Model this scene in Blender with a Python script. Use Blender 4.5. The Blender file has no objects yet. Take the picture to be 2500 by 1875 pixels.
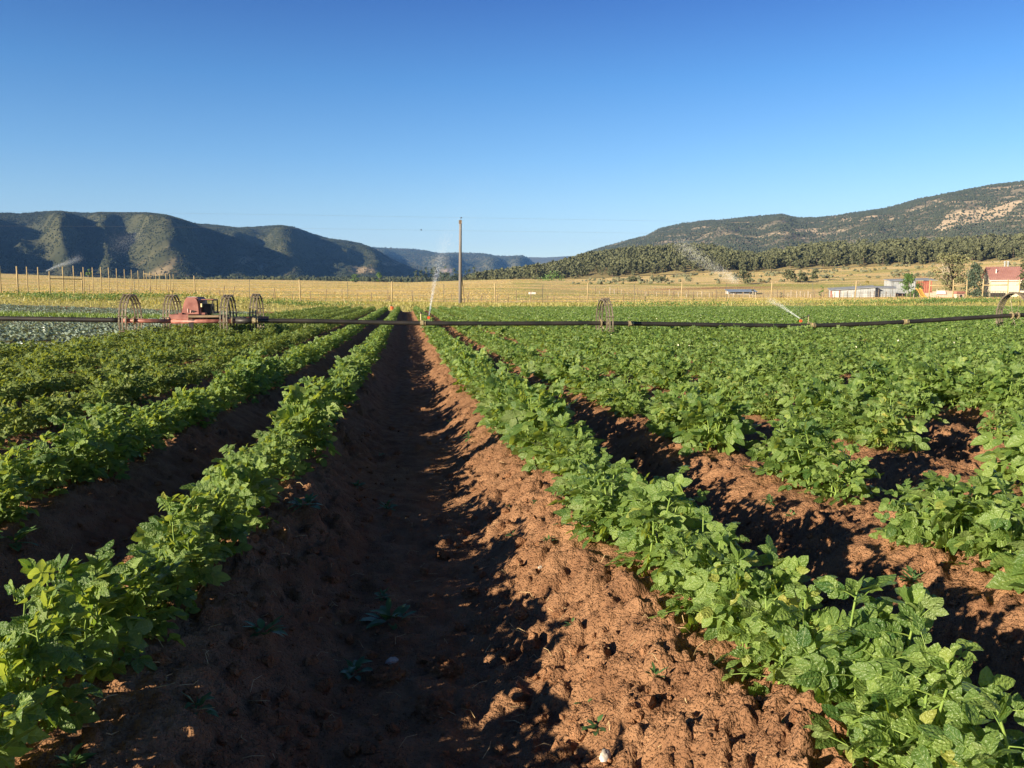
import bpy, math, random
import numpy as np

# ------------------------------------------------------------------ camera, sky, sun, exposure
SC = bpy.context.scene
COL = SC.collection
CAMZ = 1.05
HAZE = 7e-5
FPX, CX, CY, HOR = 2094.0, 1250.0, 937.5, 723.0
PITCH = math.atan((CY - HOR) / FPX)
YAW = math.radians(7.0)
S7, C7 = math.sin(YAW), math.cos(YAW)
cam = bpy.data.cameras.new('camera')
cam.sensor_fit = 'HORIZONTAL'; cam.sensor_width = 36.0
cam.lens = 36.0 * FPX / 2500.0
cam.clip_start = 0.05; cam.clip_end = 30000
camo = bpy.data.objects.new('camera', cam); COL.objects.link(camo)
camo.location = (0, 0, CAMZ)
camo.rotation_euler = (math.pi / 2 - PITCH, 0, -YAW)
SC.camera = camo

SUN_EL, SUN_BEHIND = math.radians(16.2), math.radians(30.0)
TO_SUN = (-math.cos(SUN_BEHIND) * math.cos(SUN_EL), -math.sin(SUN_BEHIND) * math.cos(SUN_EL), math.sin(SUN_EL))
SUN_ROT = math.atan2(TO_SUN[0], TO_SUN[1])
world = bpy.data.worlds.new('World'); SC.world = world; world.use_nodes = True
wn = world.node_tree; wn.nodes.clear()
w_out = wn.nodes.new('ShaderNodeOutputWorld'); w_bg = wn.nodes.new('ShaderNodeBackground')
w_sky = wn.nodes.new('ShaderNodeTexSky'); w_sky.sky_type = 'NISHITA'; w_sky.sun_disc = False
w_sky.sun_elevation = SUN_EL; w_sky.sun_rotation = SUN_ROT
w_sky.altitude = 1500; w_sky.air_density = 1.0; w_sky.dust_density = 0.1; w_sky.ozone_density = 2.0
w_hs = wn.nodes.new('ShaderNodeHueSaturation'); w_hs.inputs['Saturation'].default_value = 1.0
wn.links.new(w_sky.outputs[0], w_hs.inputs['Color'])
w_tc = wn.nodes.new('ShaderNodeTexCoord'); w_sep = wn.nodes.new('ShaderNodeSeparateXYZ'); w_rmp = wn.nodes.new('ShaderNodeValToRGB'); w_mul = wn.nodes.new('ShaderNodeMix')
w_mul.data_type = 'RGBA'; w_mul.blend_type = 'MULTIPLY'; w_mul.inputs['Factor'].default_value = 1.0
SKY_TINT = [(0.0, (0.51, 0.486, 0.461)), (0.0634, (0.498, 0.48, 0.466)), (0.106, (0.417, 0.461, 0.48)), (0.1525, (0.318, 0.423, 0.498)), (0.234, (0.193, 0.345, 0.486)), (0.326, (0.106, 0.215, 0.417)), (0.45, (0.044, 0.093, 0.212)), (1.0, (0.018, 0.041, 0.087))]   # clear high desert air: deep blue overhead
w_rmp.color_ramp.elements[0].position = 0; w_rmp.color_ramp.elements[0].color = (*SKY_TINT[0][1], 1); w_rmp.color_ramp.elements[1].position = 1; w_rmp.color_ramp.elements[1].color = (*SKY_TINT[-1][1], 1)
for q_, c_ in SKY_TINT[1:-1]:
    el_ = w_rmp.color_ramp.elements.new(q_); el_.color = (*c_, 1)
wn.links.new(w_tc.outputs['Generated'], w_sep.inputs[0]); wn.links.new(w_sep.outputs['Z'], w_rmp.inputs['Fac'])
wn.links.new(w_hs.outputs[0], w_mul.inputs[6]); wn.links.new(w_rmp.outputs['Color'], w_mul.inputs[7]); wn.links.new(w_mul.outputs[2], w_bg.inputs['Color'])
wn.links.new(w_bg.outputs[0], w_out.inputs['Surface'])
w_bg.inputs['Strength'].default_value = 0.13
sun = bpy.data.lights.new('sun', 'SUN'); sun.energy = 5.0; sun.angle = math.radians(0.5); sun.color = (1.0, 0.84, 0.62)
suno = bpy.data.objects.new('sun', sun); COL.objects.link(suno)
from mathutils import Vector
suno.rotation_euler = Vector(TO_SUN).to_track_quat('Z', 'Y').to_euler()
SC.view_settings.view_transform = 'Standard'; SC.view_settings.look = 'None'
SC.view_settings.exposure = 1.42; SC.view_settings.gamma = 1.0
cy = SC.cycles
cy.use_denoising = True
cy.max_bounces = 6; cy.diffuse_bounces = 3; cy.glossy_bounces = 2; cy.transmission_bounces = 4
cy.transparent_max_bounces = 12; cy.volume_bounces = 0

# ------------------------------------------------------------------ helpers
def tag(o, label=None, cat=None, group=None, kind=None):
    if label: o['label'] = label
    if cat: o['category'] = cat
    if group: o['group'] = group
    if kind: o['kind'] = kind
    return o

def mesh_data(name, V, F, smooth=False, uv=None, attrs=None):
    V = np.asarray(V, dtype=np.float32).reshape(-1, 3)
    F = F if isinstance(F, (list, tuple)) and len(F) and isinstance(F[0], np.ndarray) and F[0].ndim == 2 else [np.asarray(F)]
    F = [f.astype(np.int32) for f in F if len(f)]
    me = bpy.data.meshes.new(name)
    me.vertices.add(len(V)); me.vertices.foreach_set('co', V.ravel())
    loops = np.concatenate([f.ravel() for f in F])
    sizes = np.concatenate([np.full(len(f), f.shape[1], np.int32) for f in F])
    starts = np.concatenate([[0], np.cumsum(sizes)[:-1]]).astype(np.int32)
    me.loops.add(len(loops)); me.loops.foreach_set('vertex_index', loops)
    me.polygons.add(len(sizes)); me.polygons.foreach_set('loop_start', starts); me.polygons.foreach_set('loop_total', sizes)
    me.polygons.foreach_set('use_smooth', np.full(len(sizes), bool(smooth)))
    if uv is not None:
        l = me.uv_layers.new(name='UVMap')
        l.data.foreach_set('uv', np.asarray(uv, np.float32)[loops].ravel())
    for k, a in (attrs or {}).items():
        at = me.attributes.new(k, 'FLOAT', 'POINT'); at.data.foreach_set('value', np.asarray(a, np.float32).ravel())
    me.update(calc_edges=True)
    return me

def obj(name, me, mat=None, parent=None, loc=(0, 0, 0), rot=(0, 0, 0)):
    o = bpy.data.objects.new(name, me); COL.objects.link(o)
    o.location = loc; o.rotation_euler = rot
    if mat is not None and me is not None and not me.materials: me.materials.append(mat)
    if parent is not None: o.parent = parent
    return o

def empty(name, loc=(0, 0, 0), rz=0.0):
    return obj(name, None, loc=loc, rot=(0, 0, rz))

class MB:
    """collects boxes, tubes and sheets into one mesh"""
    def __init__(s): s.V = []; s.Q = []; s.T = []; s.n = 0
    def add(s, V, Q=None, T=None):
        V = np.asarray(V, float).reshape(-1, 3)
        if Q is not None and len(Q): s.Q.append(np.asarray(Q) + s.n)
        if T is not None and len(T): s.T.append(np.asarray(T) + s.n)
        s.V.append(V); s.n += len(V)
    def box(s, c, size, rz=0.0, taper=1.0, tilt=None):
        hx, hy, hz = size[0] / 2, size[1] / 2, size[2] / 2
        v = np.array([[-hx, -hy, -hz], [hx, -hy, -hz], [hx, hy, -hz], [-hx, hy, -hz],
                      [-hx * taper, -hy * taper, hz], [hx * taper, -hy * taper, hz], [hx * taper, hy * taper, hz], [-hx * taper, hy * taper, hz]])
        if tilt is not None: v = v @ np.array(tilt).T
        c_, s_ = math.cos(rz), math.sin(rz)
        v = v @ np.array([[c_, s_, 0], [-s_, c_, 0], [0, 0, 1]]) + np.array(c)
        s.add(v, [[3, 2, 1, 0], [4, 5, 6, 7], [0, 1, 5, 4], [1, 2, 6, 5], [2, 3, 7, 6], [3, 0, 4, 7]])
    def tube(s, P, r, n=8, cap=True):
        P = np.asarray(P, float); m = len(P)
        R = np.full(m, r) if np.isscalar(r) else np.asarray(r, float)
        D = np.gradient(P, axis=0); D /= np.linalg.norm(D, axis=1)[:, None] + 1e-12
        up = np.where(np.abs(D[:, 2:3]) > .95, [[1., 0, 0]], [[0, 0, 1.]])
        A = np.cross(D, up); A /= np.linalg.norm(A, axis=1)[:, None] + 1e-12
        B = np.cross(D, A)
        a = np.arange(n) * 2 * math.pi / n
        V = P[:, None, :] + R[:, None, None] * (np.cos(a)[None, :, None] * A[:, None, :] + np.sin(a)[None, :, None] * B[:, None, :])
        q = []
        for i in range(m - 1):
            for j in range(n):
                k = (j + 1) % n
                q.append([i * n + j, i * n + k, (i + 1) * n + k, (i + 1) * n + j])
        t = []; V = V.reshape(-1, 3)
        if cap:
            V = np.vstack([V, P[0], P[-1]]); b = m * n
            for j in range(n):
                k = (j + 1) % n
                t += [[b, k, j], [b + 1, (m - 1) * n + j, (m - 1) * n + k]]
        s.add(V, q, t)
    def ring(s, c, axis, R, w, h, n=48, a0=0.0):
        """flat hoop round axis x or y: width w along the axis, thickness h"""
        V = []; a = np.arange(n) * 2 * math.pi / n + a0
        for (rr, ww) in ((R - h, -w / 2), (R, -w / 2), (R, w / 2), (R - h, w / 2)):
            x = np.full(n, ww); y = rr * np.cos(a); z = rr * np.sin(a)
            V.append(np.stack([x, y, z], 1) if axis == 'x' else np.stack([y, x, z], 1))
        V = np.concatenate(V) + np.array(c)
        q = []
        for k in range(4):
            k2 = (k + 1) % 4
            for j in range(n):
                j2 = (j + 1) % n
                q.append([k * n + j, k * n + j2, k2 * n + j2, k2 * n + j])
        s.add(V, q)
    def prism(s, poly, y0, y1, M=None):
        """polygon in x,z extruded along y (convex, fan capped)"""
        n = len(poly); P = np.array([[p[0], y0, p[1]] for p in poly] + [[p[0], y1, p[1]] for p in poly], float)
        q = [[i, (i + 1) % n, n + (i + 1) % n, n + i] for i in range(n)]
        t = [[0, i + 1, i] for i in range(1, n - 1)] + [[n, n + i, n + i + 1] for i in range(1, n - 1)]
        if M is not None: P = P @ np.array(M).T
        s.add(P, q, t)
    def sphere(s, c, r, nu=10, nv=6, sq=(1, 1, 1)):
        V = []; 
        for i in range(nv + 1):
            th = math.pi * i / nv
            for j in range(nu):
                ph = 2 * math.pi * j / nu
                V.append([c[0] + r * sq[0] * math.sin(th) * math.cos(ph), c[1] + r * sq[1] * math.sin(th) * math.sin(ph), c[2] + r * sq[2] * math.cos(th)])
        q = [[i * nu + j, (i + 1) * nu + j, (i + 1) * nu + (j + 1) % nu, i * nu + (j + 1) % nu] for i in range(nv) for j in range(nu)]
        s.add(V, q)
    def build(s, name, mat, parent=None, smooth=False, loc=(0, 0, 0), rot=(0, 0, 0), uv=None):
        F = []
        if s.Q: F.append(np.concatenate(s.Q))
        if s.T: F.append(np.concatenate(s.T))
        return obj(name, mesh_data(name, np.concatenate(s.V), F, smooth, uv), mat, parent, loc, rot)

def ss(a, b, x):
    t = np.clip((np.asarray(x, float) - a) / (b - a), 0, 1); return t * t * (3 - 2 * t)

def _h(ix, iy, seed):
    h = (ix.astype(np.int64) * 374761393 + iy.astype(np.int64) * 668265263 + seed * 1442695041) & 0xFFFFFFFF
    h = ((h ^ (h >> 13)) * 1274126177) & 0xFFFFFFFF
    h = ((h ^ (h >> 16)) * 2246822519) & 0xFFFFFFFF
    return ((h ^ (h >> 15)) & 0xFFFFFF) / float(0x1000000)

def perlin(x, y, seed=0):
    x = np.asarray(x, float); y = np.asarray(y, float)
    ix = np.floor(x); iy = np.floor(y); fx = x - ix; fy = y - iy
    u = fx * fx * fx * (fx * (fx * 6 - 15) + 10); v = fy * fy * fy * (fy * (fy * 6 - 15) + 10)
    def g(dx, dy):
        a = _h(ix + dx, iy + dy, seed) * 2 * math.pi
        return np.cos(a) * (fx - dx) + np.sin(a) * (fy - dy)
    n0 = g(0, 0) * (1 - u) + g(1, 0) * u
    n1 = g(0, 1) * (1 - u) + g(1, 1) * u
    return (n0 * (1 - v) + n1 * v) * 1.5

def fbm(x, y, oct=5, seed=0, gain=.5, lac=2.0, ridged=False):
    s = 0.0; a = 1.0; t = 0.0
    for i in range(oct):
        n = perlin(x, y, seed + i * 17)
        s = s + a * ((1 - 2 * np.abs(n)) if ridged else n); t += a
        a *= gain; x = np.asarray(x) * lac + 13.7; y = np.asarray(y) * lac + 7.3
    return s / t

def clods(x, y, seed, prob, tilt=1.2):
    # crumbled lumps: each cell a tilted facet with a steep edge
    ix = np.floor(x); iy = np.floor(y); best = np.full(np.shape(x), 9.0); rr = np.zeros(np.shape(x)); gx = np.zeros(np.shape(x)); gy = np.zeros(np.shape(x))
    for dx in (-1, 0, 1):
        for dy in (-1, 0, 1):
            cx_, cy_ = ix + dx, iy + dy; a = _h(cx_, cy_, seed + 7) * 6.283; e = .7 + .6 * _h(cx_, cy_, seed + 8)
            ox = x - cx_ - _h(cx_, cy_, seed); oy = y - cy_ - _h(cx_, cy_, seed + 91); u = ox * np.cos(a) + oy * np.sin(a); v = -ox * np.sin(a) + oy * np.cos(a)
            d = np.maximum(np.abs(u) * e, np.abs(v) / e) * .55 + np.hypot(u * e, v / e) * .5; d = np.where(_h(cx_, cy_, seed + 57) < prob, d, 9.0); m = d < best
            best = np.where(m, d, best); rr = np.where(m, _h(cx_, cy_, seed + 33), rr); gx = np.where(m, u, gx); gy = np.where(m, v, gy)
    return ss(.5, .3, best) * (.35 + .65 * rr) * (1 + tilt * (gx * .8 + gy * .5))

def worley(x, y, seed=0, prob=1.0):
    ix = np.floor(x); iy = np.floor(y); best = np.full(np.shape(x), 9.0); rr = np.zeros(np.shape(x))
    for dx in (-1, 0, 1):
        for dy in (-1, 0, 1):
            cx_, cy_ = ix + dx, iy + dy
            px_ = cx_ + _h(cx_, cy_, seed); py_ = cy_ + _h(cx_, cy_, seed + 91)
            d = np.hypot(px_ - x, py_ - y); r = _h(cx_, cy_, seed + 57)
            d = np.where(r < prob, d, 9.0); m = d < best
            best = np.where(m, d, best); rr = np.where(m, _h(cx_, cy_, seed + 33), rr)
    return best, rr

# camera-frame bearings of the photograph turned into places on the ground
def pos(px, d):
    l = (px - CX) / FPX * d
    return np.array([d * S7 + l * C7, d * C7 - l * S7])
def depth(X, Y): return np.asarray(X) * S7 + np.asarray(Y) * C7
def bearing(X, Y):
    d = np.maximum(depth(X, Y), 1.0); return CX + FPX * (np.asarray(X) * C7 - np.asarray(Y) * S7) / d
def zat(py, d): return CAMZ + (HOR - py) / FPX * d

# ------------------------------------------------------------------ materials
def mat(name, c1, c2=None, scale=5.0, rough=.8, bump=0.0, bscale=30.0, spec=.3, metal=0.0, coord='OBJ', detail=5.0, lo=.35, hi=.65, stretch=None, attr=None):
    """principled with two colours mixed by noise; attr = [(attribute, colour, strength)] lays patches over them"""
    m = bpy.data.materials.new(name); m.use_nodes = True
    nt = m.node_tree; b = nt.nodes['Principled BSDF']
    b.inputs['Roughness'].default_value = rough; b.inputs['Specular IOR Level'].default_value = spec
    b.inputs['Metallic'].default_value = metal
    if coord == 'OBJ':
        tc = nt.nodes.new('ShaderNodeTexCoord'); vec = tc.outputs['Object']
    else:
        tc = nt.nodes.new('ShaderNodeNewGeometry'); vec = tc.outputs['Position']
    if stretch is not None:
        mp = nt.nodes.new('ShaderNodeMapping'); mp.inputs['Scale'].default_value = stretch
        nt.links.new(vec, mp.inputs[0]); vec = mp.outputs[0]
    col = None
    if c2 is not None:
        n = nt.nodes.new('ShaderNodeTexNoise'); n.inputs['Scale'].default_value = scale; n.inputs['Detail'].default_value = detail
        r = nt.nodes.new('ShaderNodeValToRGB')
        r.color_ramp.elements[0].position = lo; r.color_ramp.elements[1].position = hi
        r.color_ramp.elements[0].color = (*c1, 1); r.color_ramp.elements[1].color = (*c2, 1)
        nt.links.new(vec, n.inputs['Vector']); nt.links.new(n.outputs['Fac'], r.inputs['Fac']); col = r.outputs['Color']
    for (an, ac, st) in (attr or []):
        a = nt.nodes.new('ShaderNodeAttribute'); a.attribute_name = an
        mul = nt.nodes.new('ShaderNodeMath'); mul.operation = 'MULTIPLY'; mul.use_clamp = True; mul.inputs[1].default_value = st
        nt.links.new(a.outputs['Fac'], mul.inputs[0])
        mx = nt.nodes.new('ShaderNodeMix'); mx.data_type = 'RGBA'
        nt.links.new(mul.outputs[0], mx.inputs['Factor'])
        if col is None: mx.inputs[6].default_value = (*c1, 1)
        else: nt.links.new(col, mx.inputs[6])
        mx.inputs[7].default_value = (*ac, 1); col = mx.outputs[2]
    if col is None: b.inputs['Base Color'].default_value = (*c1, 1)
    else: nt.links.new(col, b.inputs['Base Color'])
    if bump:
        n2 = nt.nodes.new('ShaderNodeTexNoise'); n2.inputs['Scale'].default_value = bscale; n2.inputs['Detail'].default_value = 6
        bp = nt.nodes.new('ShaderNodeBump'); bp.inputs['Strength'].default_value = 1.0; bp.inputs['Distance'].default_value = bump
        nt.links.new(vec, n2.inputs['Vector']); nt.links.new(n2.outputs['Fac'], bp.inputs['Height']); nt.links.new(bp.outputs[0], b.inputs['Normal'])
    return m

def leaf_mat(name, dark, light, back, trans=.35, rough=.45, spec=.4, veins=True, per_plant=.25):
    """a leaf: each blade has its own tone, light passes through, veins on the near ones"""
    m = bpy.data.materials.new(name); m.use_nodes = True; nt = m.node_tree; L = nt.links
    b = nt.nodes['Principled BSDF']; out = nt.nodes['Material Output']
    b.inputs['Roughness'].default_value = rough; b.inputs['Specular IOR Level'].default_value = spec
    g = nt.nodes.new('ShaderNodeNewGeometry'); oi = nt.nodes.new('ShaderNodeObjectInfo')
    r = nt.nodes.new('ShaderNodeValToRGB'); r.color_ramp.elements[0].color = (*dark, 1); r.color_ramp.elements[1].color = (*light, 1)
    if veins:
        e1 = r.color_ramp.elements; e1[1].position = .9; ey = e1.new(.985); ey.color = (min(1, light[0] * 1.7), light[1] * 1.12, light[2] * 1.1, 1)   # a few leaves are yellowing
    mixf = nt.nodes.new('ShaderNodeMath'); mixf.operation = 'MULTIPLY_ADD'
    L.new(oi.outputs['Random'], mixf.inputs[0]); mixf.inputs[1].default_value = per_plant
    sc = nt.nodes.new('ShaderNodeMath'); sc.operation = 'MULTIPLY'; sc.inputs[1].default_value = 1 - per_plant
    L.new(g.outputs['Random Per Island'], sc.inputs[0]); L.new(sc.outputs[0], mixf.inputs[2]); L.new(mixf.outputs[0], r.inputs['Fac'])
    col = r.outputs['Color']
    bk = nt.nodes.new('ShaderNodeMix'); bk.data_type = 'RGBA'; L.new(g.outputs['Backfacing'], bk.inputs['Factor'])
    L.new(col, bk.inputs[6]); bk.inputs[7].default_value = (*back, 1); col = bk.outputs[2]
    if veins:
        uv = nt.nodes.new('ShaderNodeUVMap'); uv.uv_map = 'UVMap'; sp = nt.nodes.new('ShaderNodeSeparateXYZ'); L.new(uv.outputs[0], sp.inputs[0])
        def M(op, a, b_=None, c=None):
            n = nt.nodes.new('ShaderNodeMath'); n.operation = op
            for i, v in enumerate((a, b_, c)):
                if v is None: continue
                if isinstance(v, (int, float)): n.inputs[i].default_value = v
                else: L.new(v, n.inputs[i])
            return n.outputs[0]
        au = M('ABSOLUTE', sp.outputs[0])
        mid = M('LESS_THAN', au, .045)
        side = M('PINGPONG', M('MULTIPLY', M('SUBTRACT', sp.outputs[1], M('MULTIPLY', au, .3)), 4.5), .5)
        sv = M('MULTIPLY', M('LESS_THAN', side, .05), .35)
        vein = M('MAXIMUM', mid, sv)
        vm = nt.nodes.new('ShaderNodeMix'); vm.data_type = 'RGBA'; L.new(M('MULTIPLY', vein, .22), vm.inputs['Factor'])
        L.new(col, vm.inputs[6]); vm.inputs[7].default_value = (min(1, light[0] * 2.2), min(1, light[1] * 1.7), light[2] * 2, 1); col = vm.outputs[2]
        tc = nt.nodes.new('ShaderNodeTexCoord'); nz = nt.nodes.new('ShaderNodeTexNoise'); nz.inputs['Scale'].default_value = 120; nz.inputs['Detail'].default_value = 2
        L.new(tc.outputs['Object'], nz.inputs['Vector'])
        hgt = M('ADD', M('MULTIPLY', side, .45), M('MULTIPLY', nz.outputs['Fac'], 1.5))
        bp = nt.nodes.new('ShaderNodeBump'); bp.inputs['Strength'].default_value = .8; bp.inputs['Distance'].default_value = .005
        L.new(hgt, bp.inputs['Height']); L.new(bp.outputs[0], b.inputs['Normal'])
    L.new(col, b.inputs['Base Color'])
    tr = nt.nodes.new('ShaderNodeBsdfTranslucent'); gm = nt.nodes.new('ShaderNodeMix'); gm.data_type = 'RGBA'; gm.blend_type = 'MULTIPLY'
    gm.inputs['Factor'].default_value = 1.0; L.new(col, gm.inputs[6]); gm.inputs[7].default_value = (1.9, 1.7, .55, 1); L.new(gm.outputs[2], tr.inputs['Color'])
    mx = nt.nodes.new('ShaderNodeMixShader'); mx.inputs[0].default_value = trans
    L.new(b.outputs[0], mx.inputs[1]); L.new(tr.outputs[0], mx.inputs[2]); L.new(mx.outputs[0], out.inputs['Surface'])
    return m

M_soil = mat('soil', (.19, .099, .053), (.335, .188, .102), scale=9, rough=.95, bump=.007, bscale=150, spec=.1, coord='POS', detail=8, lo=.3, hi=.7)
M_clod = mat('clod', (.21, .104, .053), (.35, .187, .098), scale=25, rough=.95, bump=.02, bscale=60, spec=.1, coord='POS')
def crumble(m, scale, dist):
    # crisp crumbs: cell bump under the fine noise
    nt = m.node_tree; b = nt.nodes['Principled BSDF']; old = b.inputs['Normal'].links[0].from_node
    g = nt.nodes.new('ShaderNodeNewGeometry'); v = nt.nodes.new('ShaderNodeTexVoronoi'); v.inputs['Scale'].default_value = scale; v.inputs['Randomness'].default_value = 1
    w = nt.nodes.new('ShaderNodeTexVoronoi'); w.inputs['Scale'].default_value = scale * 2.7; add = nt.nodes.new('ShaderNodeMath'); add.operation = 'MULTIPLY_ADD'; add.inputs[1].default_value = .5
    nt.links.new(g.outputs['Position'], v.inputs['Vector']); nt.links.new(g.outputs['Position'], w.inputs['Vector']); nt.links.new(w.outputs['Distance'], add.inputs[0]); nt.links.new(v.outputs['Distance'], add.inputs[2])
    bp = nt.nodes.new('ShaderNodeBump'); bp.invert = True; bp.inputs['Strength'].default_value = 1; bp.inputs['Distance'].default_value = dist
    nt.links.new(add.outputs[0], bp.inputs['Height']); nt.links.new(bp.outputs[0], old.inputs['Normal'])
crumble(M_soil, 60, .009); crumble(M_clod, 90, .008)
M_leaf = leaf_mat('potato_leaf', (.05, .125, .03), (.225, .33, .08), (.21, .29, .10), trans=.43, rough=.36, spec=.5)
M_leaf_y = leaf_mat('potato_leaf_small', (.058, .12, .03), (.20, .265, .065), (.19, .25, .08), trans=.38)
M_stem = mat('green_stem', (.13, .22, .045), (.22, .31, .07), scale=20, rough=.5)
M_cab = leaf_mat('cabbage_leaf', (.095, .15, .115), (.27, .34, .28), (.28, .35, .29), trans=.12, rough=.34, spec=.6, veins=False)
M_weed = leaf_mat('weed_leaf', (.05, .12, .04), (.13, .23, .08), (.09, .16, .07), trans=.25, veins=False)
M_grass = leaf_mat('grass_blade', (.16, .20, .05), (.46, .40, .14), (.34, .32, .11), trans=.3, veins=False)
M_straw = mat('straw', (.42, .30, .15), (.6, .46, .26), scale=30, rough=.8)
M_stone = mat('pale_stone', (.38, .33, .27), (.6, .56, .5), scale=20, rough=.8, bump=.004)
M_wood = mat('fence_wood', (.30, .23, .12), (.44, .35, .19), scale=2, rough=.85, stretch=(6, 6, .6), bump=.01, bscale=8)
M_oldwood = mat('old_wood', (.12, .085, .055), (.25, .19, .13), scale=3, rough=.9, stretch=(6, 6, .6))
M_tpost = mat('steel_post', (.10, .105, .09), (.17, .15, .12), scale=6, rough=.6, metal=.4)
M_wire = mat('wire', (.28, .28, .27), rough=.5, metal=.7)
M_pole = mat('pole_wood', (.14, .13, .12), (.22, .205, .19), scale=1.5, rough=.9, stretch=(8, 8, .4))
M_pipe = mat('dark_pipe', (.018, .018, .018), (.042, .037, .032), scale=1.6, rough=.45, spec=.5, metal=.2, detail=8)
M_rim = mat('weathered_rim', (.13, .11, .085), (.30, .255, .185), scale=14, rough=.6, metal=.35)
M_rust = mat('rust', (.12, .05, .03), (.24, .11, .06), scale=12, rough=.8)
M_red = mat('faded_red_paint', (.24, .092, .075), (.38, .17, .135), scale=5, rough=.55, spec=.4, detail=8)
M_redtube = mat('red_tube_paint', (.22, .075, .06), (.38, .16, .12), scale=8, rough=.5, spec=.5)
M_plank = mat('weathered_plank', (.20, .14, .09), (.33, .25, .16), scale=4, rough=.85, stretch=(1, 8, 8))
M_darkmetal = mat('dark_metal', (.03, .03, .032), (.06, .055, .05), scale=8, rough=.5, metal=.3)
M_brass = mat('pale_brass', (.45, .36, .18), (.55, .46, .28), scale=20, rough=.4, metal=.6)
M_orange = mat('orange_red_plastic', (.62, .085, .03), (.7, .13, .05), scale=8, rough=.5)
M_concrete = mat('road_gravel', (.23, .20, .17), (.34, .30, .25), scale=.9, rough=.95, coord='POS')
# ------------------------------------------------------------------ terrain near and middle
def fbase(X, Y):
    z = np.interp(Y, [-6, 0, 4, 8, 12, 16, 22, 80], [.18, 0, -.115, -.225, -.295, -.335, -.365, -.37])
    return z + .75 * ss(10, 40, -np.asarray(X)) * ss(30, 75, Y)

def zplateau(px): return np.interp(px, [-300, 0, 480, 740, 1000, 1210, 1661, 1879, 2500, 3000], [1.2, 1.15, 1.0, .30, .18, .08, .2, .34, .5, .5])
def z250(px): return np.interp(px, [0, 1300, 1700, 2100, 2500], [3.2, 2.6, .9, .75, 1.4])
YB_X = [-300, 0, 350, 640, 1000, 1200, 1400, 1576, 1750, 1840, 1927, 2085, 2243, 2401, 2500, 2900]
YB_Y = [664, 668, 682, 683, 690, 683, 681, 673, 664, 663, 658, 652, 648, 640, 633, 625]
def yb(px): return np.interp(px, YB_X, YB_Y)
def DB(px): return np.interp(px, [0, 700, 1000, 1240, 1840, 2500], [820, 820, 720, 560, 500, 430])
def ground(X, Y):
    """height of the land without furrows, out to the foot of the hills"""
    d = depth(X, Y); px = np.clip(bearing(X, Y), -600, 3100)
    zp = zplateau(px); a = fbase(X, Y) * (1 - ss(76, 90, d)) + zp * ss(76, 90, d)
    dB = DB(px); zB = zat(yb(px), dB)
    far = np.where(d < 250, zp + (z250(px) - zp) * np.clip((d - 138) / 112, 0, 1) ** 1.3,
                   z250(px) + (zB - z250(px)) * (np.maximum(d - 250, 0) / (dB - 250)))
    far = far + .25 * perlin(np.asarray(X) / 40, np.asarray(Y) / 40, 3) * ss(150, 300, d)
    return np.where(d < 138, a, far)
def gz1(X, Y): return float(ground(np.array([X]), np.array([Y]))[0])

ROWS_L = [-.73, -1.77] + [-2.82 - 1.05 * k for k in range(5)]
ROWS_R = [.83, 1.95] + [3.02 + 1.06 * k for k in range(50)]
ROWS = np.array(sorted(ROWS_L + ROWS_R))
def mound(X, Y):
    X = np.asarray(X, float)
    Xw = X + .05 * perlin(Y / 1.7, np.round(X) * .0 + .5, 8)
    i = np.clip(np.searchsorted(ROWS, Xw), 1, len(ROWS) - 1)
    dx = np.minimum(np.abs(Xw - ROWS[i]), np.abs(Xw - ROWS[i - 1]))
    h = .215 * (1 - ss(.10, .60, dx))
    return h * (1 - ss(75.5, 76.5, Y)) * (1 - ss(7.7, 8.1, -X))

def soil_z(X, Y, fine=True):
    z = fbase(X, Y) + mound(X, Y)
    amp = 1.0
    z = z + .030 * fbm(X * 2.2, Y * 2.2, 3, 5) * amp
    if fine:
        rough = (.45 + .55 * ss(-.3, .35, fbm(X * 1.1, Y * 1.1, 2, 77))) * (.5 + .5 * ss(.0, .1, mound(X, Y)))
        n = fbm(X * 9, Y * 9, 5, 21, gain=.66)
        z = z + rough * .044 * np.abs(n) ** .8 * np.sign(n) - rough * .004 * ss(.25, .6, fbm(X * 28, Y * 28, 2, 55))
        wx, wy = X + .018 * perlin(X * 26, Y * 26, 71), Y + .018 * perlin(X * 26, Y * 26, 72)
        z = z + rough * (.034 * clods(wx * 9, wy * 9, 4, .38) + .021 * clods(wx * 19, wy * 19, 9, .5) + .011 * clods(wx * 44, wy * 44, 19, .6)) + .044 * clods(wx * 6, wy * 6, 14, .28) * rough
    return z

ny0 = 24
Yl = np.concatenate([np.linspace(-4, .7, ny0, endpoint=False), .7 * np.exp(np.linspace(0, math.log(79.0 / .7), 960))])
nx = 980
S = np.linspace(0, 1, nx)
YY = np.repeat(Yl[:, None], nx, 1)
wl = 3.2 + .56 * np.maximum(YY, 0); wr = 3.0 + .88 * np.maximum(YY, 0)
XX = -wl + (wl + wr) * S[None, :]
ZZ = soil_z(XX.ravel(), YY.ravel()).reshape(XX.shape)
ii = np.arange(len(Yl) * nx).reshape(len(Yl), nx)
quads = np.stack([ii[:-1, :-1], ii[:-1, 1:], ii[1:, 1:], ii[1:, :-1]], -1).reshape(-1, 4)
tag(obj('field_soil', mesh_data('field_soil', np.stack([XX, YY, ZZ], -1), [quads], True), M_soil), 'reddish brown ploughed soil in ridges and furrows', kind='structure')

# a sheet under everything, out past the horizon
mb = MB(); mb.add([[-7900, -3300, -3], [7900, -3300, -3], [7900, 9700, -3], [-7900, 9700, -3]], [[0, 1, 2, 3]])
M_base = mat('ground_earth', (.18, .13, .06), (.24, .18, .08), scale=.01, rough=.95, coord='POS')
tag(mb.build('ground', M_base), kind='structure')

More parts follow.
